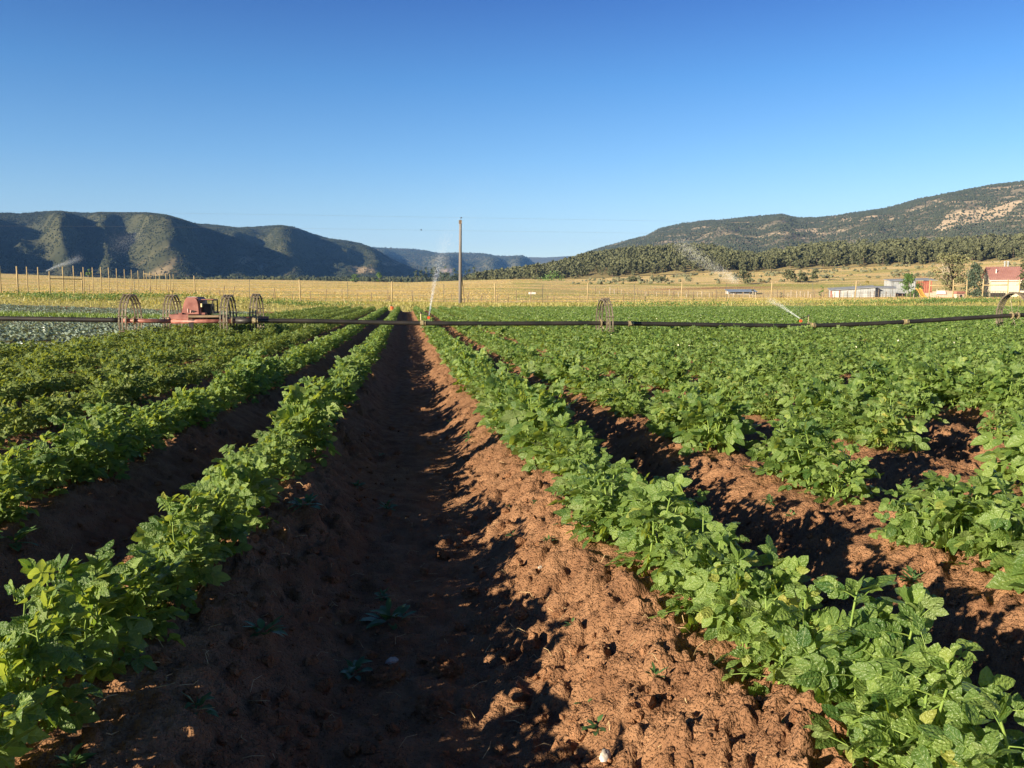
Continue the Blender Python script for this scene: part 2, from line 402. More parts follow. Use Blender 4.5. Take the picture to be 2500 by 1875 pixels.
# hay meadow from the edge of the crop to the foot of the hills
pxs = np.arange(-420, 2960, 6.0); ds = np.concatenate([np.linspace(60, 92, 64), np.exp(np.linspace(math.log(92.5), math.log(1000), 210))])
PX, DD = np.meshgrid(pxs, ds)
l = (PX - CX) / FPX * DD
GX = DD * S7 + l * C7; GY = DD * C7 - l * S7
GZ = ground(GX, GY)
over = np.maximum(DD - DB(PX), 0)
GZ = np.where(over > 0, zat(yb(PX), DB(PX)) + over * .01, GZ)
GZ = GZ - .35 * (1 - ss(77, 78.8, GY)) * (DD < 92)
GZ += .05 * fbm(GX / 2.5, GY / 2.5, 3, 31) * ss(74, 80, GY)
def green_at(GX, GY, pxv, DD):
    green = ss(.02, .3, fbm(GX / 90, GY / 14, 3, 41)) * .75
    pass
    green = np.maximum(green, .9 * ss(60, 20, np.abs(pxv - 1290)) * ss(260, 200, np.abs(DD - 330)) * ss(-.2, .2, fbm(GX / 50, GY / 30, 2, 5)))
    green = np.maximum(green, ss(104, 90, DD) * .85)
    green = np.maximum(green, .8 * ss(300, 60, np.abs(pxv - 20)) * ss(170, 120, DD))
    band = ss(16, 4, np.abs(DD - np.interp(pxv, [1200, 1700, 2250], [400, 330, 290])))
    green = np.maximum(green, band * ss(1330, 1400, pxv) * ss(2300, 2200, pxv))
    return green
pxv = PX; green = green_at(GX, GY, PX, DD)
redp = ss(1560, 1620, pxv) * ss(1960, 1800, pxv) * ss(12, 4, np.abs(DD - 300 - .03 * (pxv - 1700)))
redp = np.maximum(redp, .55 * ss(1500, 1900, pxv) * ss(30, 8, np.abs(DD - 345)) * ss(-.1, .3, fbm(GX / 60, GY / 12, 2, 15)))
dry = ss(-.1, .4, fbm(GX / 35, GY / 8, 3, 51))
M_hay = mat('hay_meadow', (.60, .46, .22), (.70, .56, .29), scale=.12, rough=.95, coord='POS', bump=.25, bscale=2.2, spec=.05, detail=9,
            attr=[('dry', (.66, .45, .18), .6), ('green', (.30, .32, .085), .8), ('redsoil', (.34, .17, .10), .8)])
n0, n1 = PX.shape; ii = np.arange(n0 * n1).reshape(n0, n1)
quads = np.stack([ii[:-1, :-1], ii[:-1, 1:], ii[1:, 1:], ii[1:, :-1]], -1).reshape(-1, 4)
tag(obj('hay_field', mesh_data('hay_field', np.stack([GX, GY, GZ], -1), [quads], True, attrs={'green': green, 'redsoil': redp, 'dry': dry}), M_hay), 'golden hay meadow with greener streaks', kind='structure')

# gravel road beyond the tall fence
pxr = np.arange(420, 2960, 12.0); mb = MB(); V = []
for p in pxr:
    dmid = np.interp(p, [420, 1300, 2500], [131, 129, 124])
    for dd in (dmid - 2.6, dmid - .9, dmid + .9, dmid + 2.6):
        xy = pos(p, dd); V.append([xy[0], xy[1], gz1(*xy) + .10])
n = len(pxr); mb.add(V, [[i * 4 + k, (i + 1) * 4 + k, (i + 1) * 4 + k + 1, i * 4 + k + 1] for i in range(n - 1) for k in range(3)])
tag(mb.build('road', M_concrete, smooth=True), 'grey gravel road running behind the tall fence', kind='structure')

# ------------------------------------------------------------------ hills
class Ridge:
    """terrain from a foot line up to a skyline and a little down behind; px columns, t rows (0 foot, 1 crest)"""
    def __init__(s, name, label, sky, D, foot_f, foot_y, material, power=1.5, spurs=(), A=.2, namp=10., nscale=120., step=3.0, rows=96, seed=1, rock=None, back=.35, warp=.12, lean=.6, extra=None):
        px0, px1 = sky[0][0], sky[-1][0]
        px = np.arange(px0, px1 + .1, step); t = np.concatenate([np.linspace(0, 1, rows), 1 + np.linspace(.02, back, 10)])
        PX, T = np.meshgrid(px, t)
        Dc = np.interp(px, [a for a, _ in D], [b for _, b in D]); ys = np.interp(px, [a for a, _ in sky], [b for _, b in sky])
        fy = np.interp(px, [a for a, _ in foot_y], [b for _, b in foot_y])
        ff = np.interp(px, [a for a, _ in foot_f], [b for _, b in foot_f])
        Df = Dc * ff; zr = zat(ys, Dc); zf = zat(fy, Df)
        R = Df + (Dc - Df) * T
        L = (PX - CX) / FPX * R; X = R * S7 + L * C7; Y = R * C7 - L * S7
        w = np.clip(np.sin(np.pi * np.clip(T, 0, 1)), 0, 1) ** .7
        Ss = np.zeros_like(PX)
        for (c, wd, a) in spurs:
            cc = c + lean * (.8 - T) * wd + .45 * wd * perlin(T * 2.6, T * 0 + c * .37, seed) + .2 * wd * perlin(T * 7, T * 0 + c * .77, seed + 1)
            Ss += a * np.exp(-((PX - cc) / wd) ** 2)
        along = PX * Dc[None, :] / FPX
        Ss += warp / A * fbm(along / (nscale * 3), T * 1.3 + .2, 4, seed + 3, ridged=True) if A else 0
        te = np.clip(T + A * Ss * w, 0, 1.0)
        z = zf + (zr - zf) * np.where(T <= 1, te ** power, 1 - .35 * (T - 1))
        z = z + namp * fbm(X / nscale, Y / nscale, 5, seed + 9) * w + .25 * namp * fbm(X / 25., Y / 25., 3, seed + 5) * np.minimum(1, w * 1.5 + .2 * (T > .3))
        zcap = zat(ys[None, :] + 1.0 + 5.0 * (1 - np.clip(T, 0, 1)), R)       # nothing in front of the crest stands above it
        k_ = np.maximum(.004 * R, .5); z = np.where(T <= 1, zcap - k_ * np.logaddexp(0, (zcap - z) / k_), z)
        if extra is not None: z = z + extra(PX, T, X, Y)
        s.PX, s.T, s.X, s.Y, s.Z = PX, T, X, Y, z
        s.py = HOR - (z - CAMZ) / R * FPX
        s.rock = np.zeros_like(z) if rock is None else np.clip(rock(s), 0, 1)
        n0, n1 = z.shape; ii = np.arange(n0 * n1).reshape(n0, n1)
        quads = np.stack([ii[:-1, :-1], ii[:-1, 1:], ii[1:, 1:], ii[1:, :-1]], -1).reshape(-1, 4)
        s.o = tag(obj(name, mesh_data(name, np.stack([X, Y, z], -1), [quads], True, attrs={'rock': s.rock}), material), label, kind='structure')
    def scatter(s, n, rng, tmin=0, tmax=1.02, keep_rock=.3, dens=None):
        """points on the slope, spread evenly over its ground area"""
        n0, n1 = s.Z.shape
        A = np.linalg.norm(np.cross(np.stack([s.X[1:, :-1] - s.X[:-1, :-1], s.Y[1:, :-1] - s.Y[:-1, :-1], 0 * s.X[1:, :-1]], -1),
                                    np.stack([s.X[:-1, 1:] - s.X[:-1, :-1], s.Y[:-1, 1:] - s.Y[:-1, :-1], 0 * s.X[1:, :-1]], -1)), axis=-1)
        Tm = s.T[:-1, :-1]; W = A * ((Tm >= tmin) & (Tm <= tmax)) * np.where(s.rock[:-1, :-1] > .35, keep_rock, 1.0)
        if dens is not None: W = W * dens(s)[:-1, :-1]
        W = W.ravel() / W.sum(); c = rng.choice(len(W), n, p=W); i, j = c // (n1 - 1), c % (n1 - 1)
        u, v = rng.random(n), rng.random(n)
        def bl(G): return (G[i, j] * (1 - u) * (1 - v) + G[i + 1, j] * u * (1 - v) + G[i, j + 1] * (1 - u) * v + G[i + 1, j + 1] * u * v)
        return np.stack([bl(s.X), bl(s.Y), bl(s.Z)], 1)

M_mesa = mat('mesa_scrub_ground', (.038, .044, .025), (.068, .07, .038), scale=.012, rough=.95, coord='POS', bump=1.5, bscale=.06, spec=.05, attr=[('rock', (.34, .26, .16), .85)], detail=8)  # on the mesa the rock attribute also holds sunlight painted on the apron
M_mtn = mat('mountain_ground', (.12, .11, .075), (.19, .17, .12), scale=.012, rough=.95, coord='POS', bump=2.5, bscale=.08, spec=.05, attr=[('rock', (.46, .365, .25), 1.0)], detail=8)
M_foot = mat('foothill_ground', (.19, .16, .08), (.30, .25, .12), scale=.03, rough=.95, coord='POS', bump=.6, bscale=.3, spec=.05, attr=[('rock', (.55, .42, .28), 1.0)])
M_far = mat('far_ridge_ground', (.075, .08, .045), (.13, .12, .07), scale=.008, rough=.95, coord='POS', bump=4, bscale=.03, spec=.05, attr=[('rock', (.33, .25, .19), .8)])
rngt = np.random.default_rng(5)

def mesa_rock_lit_apron(s):
    r = ss(.05, .4, fbm(s.X / 110, s.Y / 110, 4, 61)) * ss(.34, .14, s.T) * .7  # low apron lightened in patches, sunlight put into the ground colour
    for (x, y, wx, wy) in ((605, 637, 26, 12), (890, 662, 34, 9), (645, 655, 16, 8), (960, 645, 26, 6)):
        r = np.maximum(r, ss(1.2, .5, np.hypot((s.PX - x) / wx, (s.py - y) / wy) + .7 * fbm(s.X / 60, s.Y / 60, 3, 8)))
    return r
sky_mesa = [(-420, 530), (-150, 524), (0, 520), (68, 522), (136, 517), (226, 521), (373, 522), (418, 527), (486, 545), (542, 550), (588, 556), (633, 554), (690, 550), (723, 554), (769, 571), (808, 582), (848, 587), (882, 593), (915, 605), (960, 633), (1017, 657), (1085, 678), (1160, 688)]
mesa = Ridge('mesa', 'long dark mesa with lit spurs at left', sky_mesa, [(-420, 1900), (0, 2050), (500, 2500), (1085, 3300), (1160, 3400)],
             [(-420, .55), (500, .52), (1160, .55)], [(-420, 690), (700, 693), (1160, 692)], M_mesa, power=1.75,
             spurs=[(-200, 50, 1.0), (-60, 40, .7), (158, 36, .8), (258, 26, .6), (392, 74, 1.75), (560, 40, .45), (690, 40, .7), (820, 45, .5), (905, 30, .6)], A=.25, namp=22, nscale=150, seed=11, rock=mesa_rock_lit_apron, warp=.17, lean=1.1)
ridge_a = Ridge('far_ridge', 'blue hazy ridge closing the valley', [(780, 640), (850, 606), (912, 604), (972, 607), (1005, 608), (1040, 612), (1077, 619), (1120, 617), (1178, 619), (1222, 626), (1275, 624), (1292, 632), (1320, 660), (1345, 690)],
             [(780, 5200), (1345, 5600)], [(780, .7), (1345, .7)], [(780, 690), (1345, 690)], M_far, power=1.2,
             spurs=[(930, 26, 1.), (1080, 30, 1.2), (1200, 22, 1.), (1262, 18, 1)], A=.22, namp=25, nscale=300, seed=23, rows=60,
             rock=lambda s: ss(1.1, .5, np.hypot((s.PX - 1092) / 18, (s.py - 662) / 5) + .7 * fbm(s.X / 90, s.Y / 90, 3, 8)))
ridge_b = Ridge('far_plateau', 'pale far plateau between the valley walls', [(1120, 632), (1180, 629), (1240, 627), (1330, 629), (1400, 625), (1460, 622), (1540, 625)],
             [(1120, 7800), (1540, 7600)], [(1120, .75), (1540, .75)], [(1120, 690), (1540, 690)], M_far, power=1.0, spurs=[(1350, 40, 1.)], A=.15, namp=20, nscale=400, seed=29, rows=40)

def mtn_rock(s):
    st = fbm(s.PX / 80, s.Z / 5., 4, 81)
    lvl = fbm(s.PX / 260, s.Z / 60., 2, 83)
    r = ss(.02, .2, st) * ss(-.2, .12, lvl) * ss(.3, .42, s.T) * ss(1.0, .93, s.T) * ss(1480, 1800, s.PX)
    poly = [(2262, 568), (2295, 528), (2318, 522), (2452, 498), (2476, 497), (2445, 525), (2400, 545), (2325, 559)]
    P = np.array(poly, float); cn = np.zeros(s.PX.shape, bool)
    jx = s.PX + 9 * fbm(s.X / 50, s.Y / 50, 3, 2); jy = s.py + 5 * fbm(s.X / 50, s.Y / 50, 3, 4)
    for k in range(len(P)):
        x1, y1 = P[k]; x2, y2 = P[(k + 1) % len(P)]
        cn ^= ((y1 > jy) != (y2 > jy)) & (jx < (x2 - x1) * (jy - y1) / (y2 - y1 + 1e-9) + x1)
    return np.maximum(r, cn * .95)
sky_mtn = [(1330, 660), (1390, 632), (1426, 618), (1460, 607), (1518, 590), (1576, 575), (1605, 559), (1663, 546), (1700, 541), (1750, 538), (1816, 531), (1878, 526), (1901, 524), (1936, 533), (1990, 532), (2069, 521), (2148, 510), (2243, 483), (2306, 472), (2401, 454), (2500, 442), (2620, 425), (2960, 400)]
mtn = Ridge('mountain', 'wooded mountain with pale rock ledges at right', sky_mtn, [(1330, 2600), (1700, 2400), (2500, 1900), (2960, 1750)],
            [(1330, .6), (2500, .5), (2960, .5)], [(1330, 668), (1800, 655), (2500, 632), (2960, 620)], M_mtn, power=1.15,
            spurs=[(1560, 60, .5), (1760, 50, .6), (1900, 45, .6), (2090, 60, .5), (2300, 50, .4)], A=.12, namp=14, nscale=140, seed=37, rows=150, rock=mtn_rock, warp=.08)
def foot_rock(s):
    r = np.zeros_like(s.Z)
    for (x, y, wx, wy) in ((1398, 645, 15, 4), (1414, 628, 10, 4), (1505, 640, 9, 3)):
        r = np.maximum(r, ss(1.2, .6, np.hypot((s.PX - x) / wx, (s.py - y) / wy) + .6 * fbm(s.X / 20, s.Y / 20, 3, 8)))
    return r
sky_foot = [(1120, 686), (1200, 676), (1258, 668), (1330, 658), (1374, 648), (1408, 637), (1460, 628), (1518, 619), (1576, 614), (1634, 611), (1700, 611), (1760, 617), (1793, 629), (1840, 634), (1879, 628), (1958, 613), (2053, 604), (2160, 600), (2300, 596), (2500, 590), (2960, 580)]
foot = Ridge('foothill', 'low wooded foothill at the edge of the meadow', sky_foot, [(1120, 900), (1300, 860), (1700, 820), (2000, 780), (2500, 740), (2960, 720)],
             [(1120, .72), (1240, .64), (1500, .615), (1840, .61), (2500, .59), (2960, .59)], list(zip(YB_X[4:], YB_Y[4:])), M_foot, power=.85,
             spurs=[(1430, 40, .5), (1620, 50, .4)], A=.12, namp=3.0, nscale=60, seed=43, rows=70, rock=foot_rock, back=.6)
# ------------------------------------------------------------------ woods and scrub on the hills
M_pine = leaf_mat('juniper_foliage', (.042, .056, .03), (.145, .155, .08), (.12, .13, .07), trans=.1, rough=.7, spec=.15, veins=False)
M_scrub = leaf_mat('oak_scrub_foliage', (.026, .036, .02), (.065, .075, .038), (.07, .08, .04), trans=.05, rough=.8, spec=.1, veins=False)
M_farscrub = leaf_mat('mountain_foliage', (.034, .045, .03), (.078, .09, .058), (.07, .08, .05), trans=.05, rough=.8, spec=.1, veins=False)
M_bark = mat('bark', (.10, .075, .055), (.20, .16, .12), scale=5, rough=.9, stretch=(4, 4, .6))
M_deadwood = mat('bare_grey_wood', (.38, .32, .25), (.55, .48, .39), scale=6, rough=.85, stretch=(4, 4, .8))
M_spruce = leaf_mat('spruce_needles', (.035, .06, .04), (.085, .125, .075), (.06, .085, .05), trans=.1, rough=.6, veins=False)
M_broad = leaf_mat('broadleaf', (.05, .12, .025), (.13, .24, .05), (.12, .2, .06), trans=.3, rough=.5, veins=False)
M_sage = leaf_mat('sage_leaf', (.10, .11, .06), (.20, .20, .11), (.16, .16, .09), trans=.1, rough=.8, veins=False)

ICO = []
_p = (1 + 5 ** .5) / 2
for a in (-1, 1):
    for b in (-_p, _p): ICO += [(0, a, b), (a, b, 0), (b, 0, a)]
ICO = np.array(ICO) / math.hypot(1, _p)
def hull_faces(V):
    F = []
    n = len(V)
    for i in range(n):
        for j in range(i + 1, n):
            for k in range(j + 1, n):
                c = np.cross(V[j] - V[i], V[k] - V[i]); d = (V - V[i]) @ c
                if np.all(d < 1e-6): F.append((i, j, k))
                elif np.all(d > -1e-6): F.append((i, k, j))
    return np.array(F)
ICOF = hull_faces(ICO)

def blobs(P, rad, hgt, rng, cone=.3):
    """one uneven twelve-cornered bush or tree per point"""
    n = len(P); J = 1 + .32 * rng.standard_normal((n, 12, 1)).clip(-1.3, 1.3)
    V = ICO[None] * J; a = rng.random(n) * 6.283
    ca, sa = np.cos(a)[:, None], np.sin(a)[:, None]
    x = V[..., 0] * ca - V[..., 1] * sa; y = V[..., 0] * sa + V[..., 1] * ca; z = V[..., 2]
    tp = 1 - cone * (z + .4)
    out = np.stack([x * tp * rad[:, None], y * tp * rad[:, None], (z * .5 + .42) * hgt[:, None]], -1) + P[:, None, :]
    F = ICOF[None] + (np.arange(n) * 12)[:, None, None]
    return out.reshape(-1, 3), F.reshape(-1, 3)

def stuff(name, V, F, material, label, smooth=False):
    return tag(obj(name, mesh_data(name, V, F if isinstance(F, list) else [F], smooth), material), label, kind='stuff')

def clumpy(freq, lo, hi, seed):
    return lambda s: ss(lo, hi, fbm(s.X / freq, s.Y / freq, 3, seed)) + .06

rg = np.random.default_rng(101)
P = mesa.scatter(95000, rg, 0, 1.03, dens=clumpy(90, -.45, .25, 7)); r = rg.uniform(.7, 1.7, len(P))
stuff('mesa_scrub', *blobs(P, r, r * rg.uniform(1.2, 2.0, len(P)), rg), M_scrub, 'dark oak scrub covering the mesa')
P = mtn.scatter(80000, rg, .05, 1.03, dens=clumpy(70, -.5, .2, 9)); r = rg.uniform(.8, 1.8, len(P))
stuff('mountain_woodland', *blobs(P, r, r * rg.uniform(1.4, 2.6, len(P)), rg), M_farscrub, 'juniper woodland covering the mountain')
P = ridge_a.scatter(9000, rg, 0, 1.02); r = rg.uniform(2.0, 4.5, len(P))
stuff('far_ridge_woodland', *blobs(P, r, r * 1.6, rg), M_scrub, 'woodland on the far ridge')

def cards(C, size, rng, up=.4):
    """one bent leaf spray per point"""
    n = len(C); D = rng.standard_normal((n, 3)); D[:, 2] += up; D /= np.linalg.norm(D, axis=1)[:, None]
    N = rng.standard_normal((n, 3)); X = np.cross(D, N); X /= np.linalg.norm(X, axis=1)[:, None] + 1e-9
    N = np.cross(X, D); s = size[:, None]
    V = np.stack([C - D * s * .5, C + X * s * .42 + N * s * .12, C + D * s * .55, C - X * s * .42 + N * s * .12], 1)
    b = (np.arange(n) * 4)[:, None]
    F = np.concatenate([b + [0, 1, 2], b + [0, 2, 3]], 0)
    return V.reshape(-1, 3), F

def crown_points(n, nclump, rng, h0, h1, rad, shape):
    """clump centres filling a crown; shape(u) = radius share at height share u"""
    u = rng.random(nclump) ** .9; a = rng.random(nclump) * 6.283; q = np.sqrt(rng.random(nclump)) * .95
    rr = rad * shape(u) * q; c = np.stack([rr * np.cos(a), rr * np.sin(a), h0 + (h1 - h0) * u], 1)
    k = rng.integers(0, nclump, n); g = rng.standard_normal((n, 3)) * np.array([.17, .17, .12]) * rad
    return c[k] + g, c
def round_shape(u): return np.clip(np.sin(np.pi * np.clip(u * .9 + .12, 0, 1)), .05, 1) ** .6
def cone_shape(u): return np.clip(1.03 - u, .03, 1) ** .8

def pinyon_meshes(rng, h=5.0, rad=2.0, n=170, cone=False):
    C, _ = crown_points(n, 16, rng, h * .16, h * .92, rad, cone_shape if cone else round_shape)
    V, F = cards(C, rng.uniform(.5, .95, n) * h / 5, rng)
    mb = MB(); mb.tube([[0, 0, -.6], [.05, 0, h * .3], [0, .08, h * .75]], [.16, .12, .04], 5)
    return mesh_data('crown', V, [F]), mb

# meadow-edge wood: the 300 that show largest are trees of their own, the rest one mass
tree_pr = []
for k in range(9):
    rr_ = np.random.default_rng(300 + k); cone = k % 3 == 2
    cm, tb = pinyon_meshes(rr_, 5.6 if not cone else 7.0, 2.1 if not cone else 1.75, 190, cone)
    cm.materials.append(M_pine)
    tm = tb.build('trunk', M_bark); tme = tm.data; bpy.data.objects.remove(tm)
    tree_pr.append((cm, tme))
P = foot.scatter(10500, rg, 0, 1.15, keep_rock=.05, dens=lambda s: (.25 + ss(-.5, .1, fbm(s.X / 40, s.Y / 40, 2, 3))) * ss(1110, 1200, s.PX) * (1 - .75 * ss(1850, 2100, s.PX) * ss(.3, .6, s.T)))
dP = np.hypot(P[:, 0], P[:, 1]); pxP = bearing(P[:, 0], P[:, 1])
order = np.argsort(dP + np.where((pxP < 1000) | (pxP > 2520), 1e4, 0)); near, rest = order[:296], order[296:]
TREEPHR = ['dark juniper tree on the lower edge of the wooded foothill', 'rounded olive pinyon tree at the foot of the wooded hill', 'taller pointed pine on the lower edge of the wooded foothill']
for q, i in enumerate(near):
    k = int(rg.integers(0, 9)); sc = rg.uniform(.7, 1.3)
    e = empty('pine_tree' if k % 3 == 2 else 'juniper_tree', P[i] - [0, 0, .1], rg.random() * 6.28); e.scale = (sc, sc, sc * rg.uniform(.9, 1.15))
    where = 'left of the pole' if pxP[i] < 1125 else 'right of the power pole' if pxP[i] < 1400 else 'behind the open meadow' if pxP[i] < 1850 else 'above the sheds' if pxP[i] < 2250 else 'above the farmhouse'
    tag(e, TREEPHR[2 if k % 3 == 2 else k % 2] + ', ' + where, 'tree', 'trees along the foot of the wooded hill')
    obj('crown', tree_pr[k][0], parent=e); obj('trunk', tree_pr[k][1], parent=e)
vs, fs, off = [], [], 0
protoV = []
for k in range(5):
    rr_ = np.random.default_rng(400 + k); C, _ = crown_points(46, 9, rr_, .9, 5.2, 2.0, cone_shape if k == 4 else round_shape)
    protoV.append(cards(C, rr_.uniform(.9, 1.7, 46), rr_))
for i in rest:
    V, F = protoV[int(rg.integers(0, 5))]; sc = rg.uniform(.45, 1.0) if rg.random() < .8 else rg.uniform(1.0, 1.5); a = rg.random() * 6.28
    R = np.array([[math.cos(a), math.sin(a), 0], [-math.sin(a), math.cos(a), 0], [0, 0, 1]]) * sc
    vs.append(V @ R + P[i]); fs.append(F + off); off += len(V)
stuff('foothill_wood', np.concatenate(vs), np.concatenate(fs), M_pine, 'dense juniper and pinyon wood on the foothill')
# dark tree line at the foot of the mesa, hundreds of metres off
q = rg.uniform(-300, 1240, 5200); dd = rg.uniform(760, 1350, 5200) ; xy = np.array([pos(a, b) for a, b in zip(q, dd)])
r_ = 0; yy = np.interp(q, [-300, 250, 700, 1000, 1240], [690, 690, 690, 692, 690]) - (dd - 760) * .022 + rg.uniform(-1, 2, 5200)
keep = rg.random(5200) < .25 + .75 * ss(-.1, .3, fbm(xy[:, 0] / 90, xy[:, 1] / 90, 2, 12))
P2 = np.column_stack([xy, zat(yy, dd)])[keep]; r = rg.uniform(1.0, 3.2, len(P2)) * rg.uniform(.6, 1.1, len(P2)); 
V, F = blobs(P2, r, r * rg.uniform(1.1, 1.9, len(P2)), rg); stuff('valley_wood', V, F, M_scrub, 'dark wood on the valley floor below the mesa')
# valley floor between meadow and mesa
pxs = np.arange(-420, 1330, 10.0); ds = np.linspace(690, 1900, 40); PX, DD = np.meshgrid(pxs, ds); l = (PX - CX) / FPX * DD
gz_ = np.interp(DD, [690, 860, 1900], [0, 1, 2]); zc = np.where(gz_ < 1, zat(yb(PX), DB(PX)) + (DD - DB(PX)) * .008 - .6, 0)
yv = np.interp(DD, [690, 860, 1300, 1900], [696, 690, 680, 676]); ZV = zat(yv, DD)
n0, n1 = PX.shape; ii = np.arange(n0 * n1).reshape(n0, n1)
quads = np.stack([ii[:-1, :-1], ii[:-1, 1:], ii[1:, 1:], ii[1:, :-1]], -1).reshape(-1, 4)
tag(obj('valley_floor', mesh_data('valley_floor', np.stack([DD * S7 + l * C7, DD * C7 - l * S7, ZV], -1), [quads], True), M_mesa), 'scrubby valley floor beyond the meadow', kind='structure')
# sagebrush on the slope right of the meadow
q = rg.uniform(1380, 2560, 2600); dd = rg.uniform(340, 470, 2600)
keep = (rg.random(2600) < ss(.0, .35, fbm(q / 60, dd / 25, 3, 19))) & (dd < DB(q) + 6)
xy = np.array([pos(a, b) for a, b in zip(q[keep], dd[keep])]); zz = ground(xy[:, 0], xy[:, 1]); r = rg.uniform(.35, 1.0, len(xy))
stuff('sagebrush', *blobs(np.column_stack([xy, zz]), r, r * 1.5, rg, .1), M_sage, 'grey green sagebrush dotted over the right slope')

# standing hay, thick enough to catch the low sun
n = 300000; q = rg.uniform(-60, 2560, n); dd = 112 * np.exp(rg.random(n) ** .75 * math.log(7.2)); keep = (dd < DB(q) + 4) & ~((dd > 119) & (dd < 135) & (q > 420)); q, dd = q[keep], dd[keep]
xy = np.column_stack([dd * S7 + (q - CX) / FPX * dd * C7, dd * C7 - (q - CX) / FPX * dd * S7]); keep = rg.random(len(q)) < .3 + .7 * ss(-.25, .2, fbm(xy[:, 0] / 30, xy[:, 1] / 12, 3, 16)); xy, dd, q = xy[keep], dd[keep], q[keep]
zz = ground(xy[:, 0], xy[:, 1]); a = rg.random(len(xy)) * 6.283; w_ = rg.uniform(.04, .09, len(xy)) * (1 + dd / 300); h_ = rg.uniform(.05, .17, len(xy)) * np.where(q > 1300, .75, 1.0)
dx = np.stack([np.cos(a), np.sin(a), 0 * a], 1) * w_[:, None]; P0 = np.column_stack([xy, zz - .05]); tp = P0 + np.stack([rg.normal(0, .12, len(xy)), rg.normal(0, .12, len(xy)), h_], 1)
V = np.stack([P0 - dx, P0 + dx, tp + dx * .9, tp - dx * .9], 1).reshape(-1, 3)
M_haystalk = leaf_mat('hay_stalk', (.45, .37, .17), (.65, .54, .28), (.5, .38, .13), trans=.3, rough=.8, spec=.1, veins=False)
gm_ = rg.random(len(xy)) < .85 * green_at(xy[:, 0], xy[:, 1], q, dd); V = V.reshape(-1, 4, 3)
for nm_, sel, mt_, lb_ in (('hay_stalks', ~gm_, M_haystalk, 'golden standing hay over the meadow'), ('green_hay', gm_, leaf_mat('green_hay_stalk', (.22, .25, .07), (.40, .40, .14), (.34, .35, .12), trans=.3, rough=.8, spec=.1, veins=False), 'greener streaks of standing hay in the meadow')):
    Vs = V[sel].reshape(-1, 3); stuff(nm_, Vs, np.arange(len(Vs)).reshape(-1, 4), mt_, lb_)

# ------------------------------------------------------------------ potato plants
ST = {0: ([0, .16, .4, .66, .87, 1.0], [.10, .72, 1.0, .80, .42, .0]), 1: ([0, .42, 1.0], [.16, 1.0, .0])}
def leaves(O, D, N, L, W, curl, fold, lod, rng):
    n = len(O)
    D = D / (np.linalg.norm(D, axis=1)[:, None] + 1e-9); X = np.cross(D, N); X /= np.linalg.norm(X, axis=1)[:, None] + 1e-9; N = np.cross(X, D)
    if lod == 2:
        L_, W_ = L[:, None], W[:, None]
        V = np.stack([O, O + D * L_ * .42 + X * W_ + N * W_ * fold[:, None], O + D * L_ - N * L_ * curl[:, None], O + D * L_ * .42 - X * W_ + N * W_ * fold[:, None]], 1).reshape(-1, 3)
        b = (np.arange(n) * 4)[:, None]
        return V, None, np.concatenate([b + [0, 1, 2], b + [0, 2, 3]], 0), None
    t, w = map(np.array, ST[lod]); k = len(t)
    V = np.zeros((n, k, 3, 3)); uv = np.zeros((n, k, 3, 2))
    for c, sgn in enumerate((-1, 0, 1)):
        side = sgn * w[None] * W[:, None]
        rip = (rng.standard_normal((n, k)) * .12 * W[:, None] * w[None]) if sgn and lod == 0 else 0
        up = abs(sgn) * w[None] * W[:, None] * fold[:, None] - curl[:, None] * L[:, None] * t[None] ** 2 + rip
        al = L[:, None] * t[None] * (1 - .25 * np.abs(curl[:, None]) * t[None])
        V[:, :, c] = O[:, None] + D[:, None] * al[..., None] + X[:, None] * side[..., None] + N[:, None] * up[..., None]
        uv[:, :, c, 0] = sgn * np.maximum(w, .15)[None]; uv[:, :, c, 1] = t[None]
    b = np.arange(n)[:, None, None] * (k * 3) + (np.arange(k - 1) * 3)[None, :, None]
    Q = np.concatenate([b + np.array([0, 1, 4, 3]), b + np.array([1, 2, 5, 4])], 1).reshape(-1, 4)
    return V.reshape(-1, 3), Q, None, uv.reshape(-1, 2)

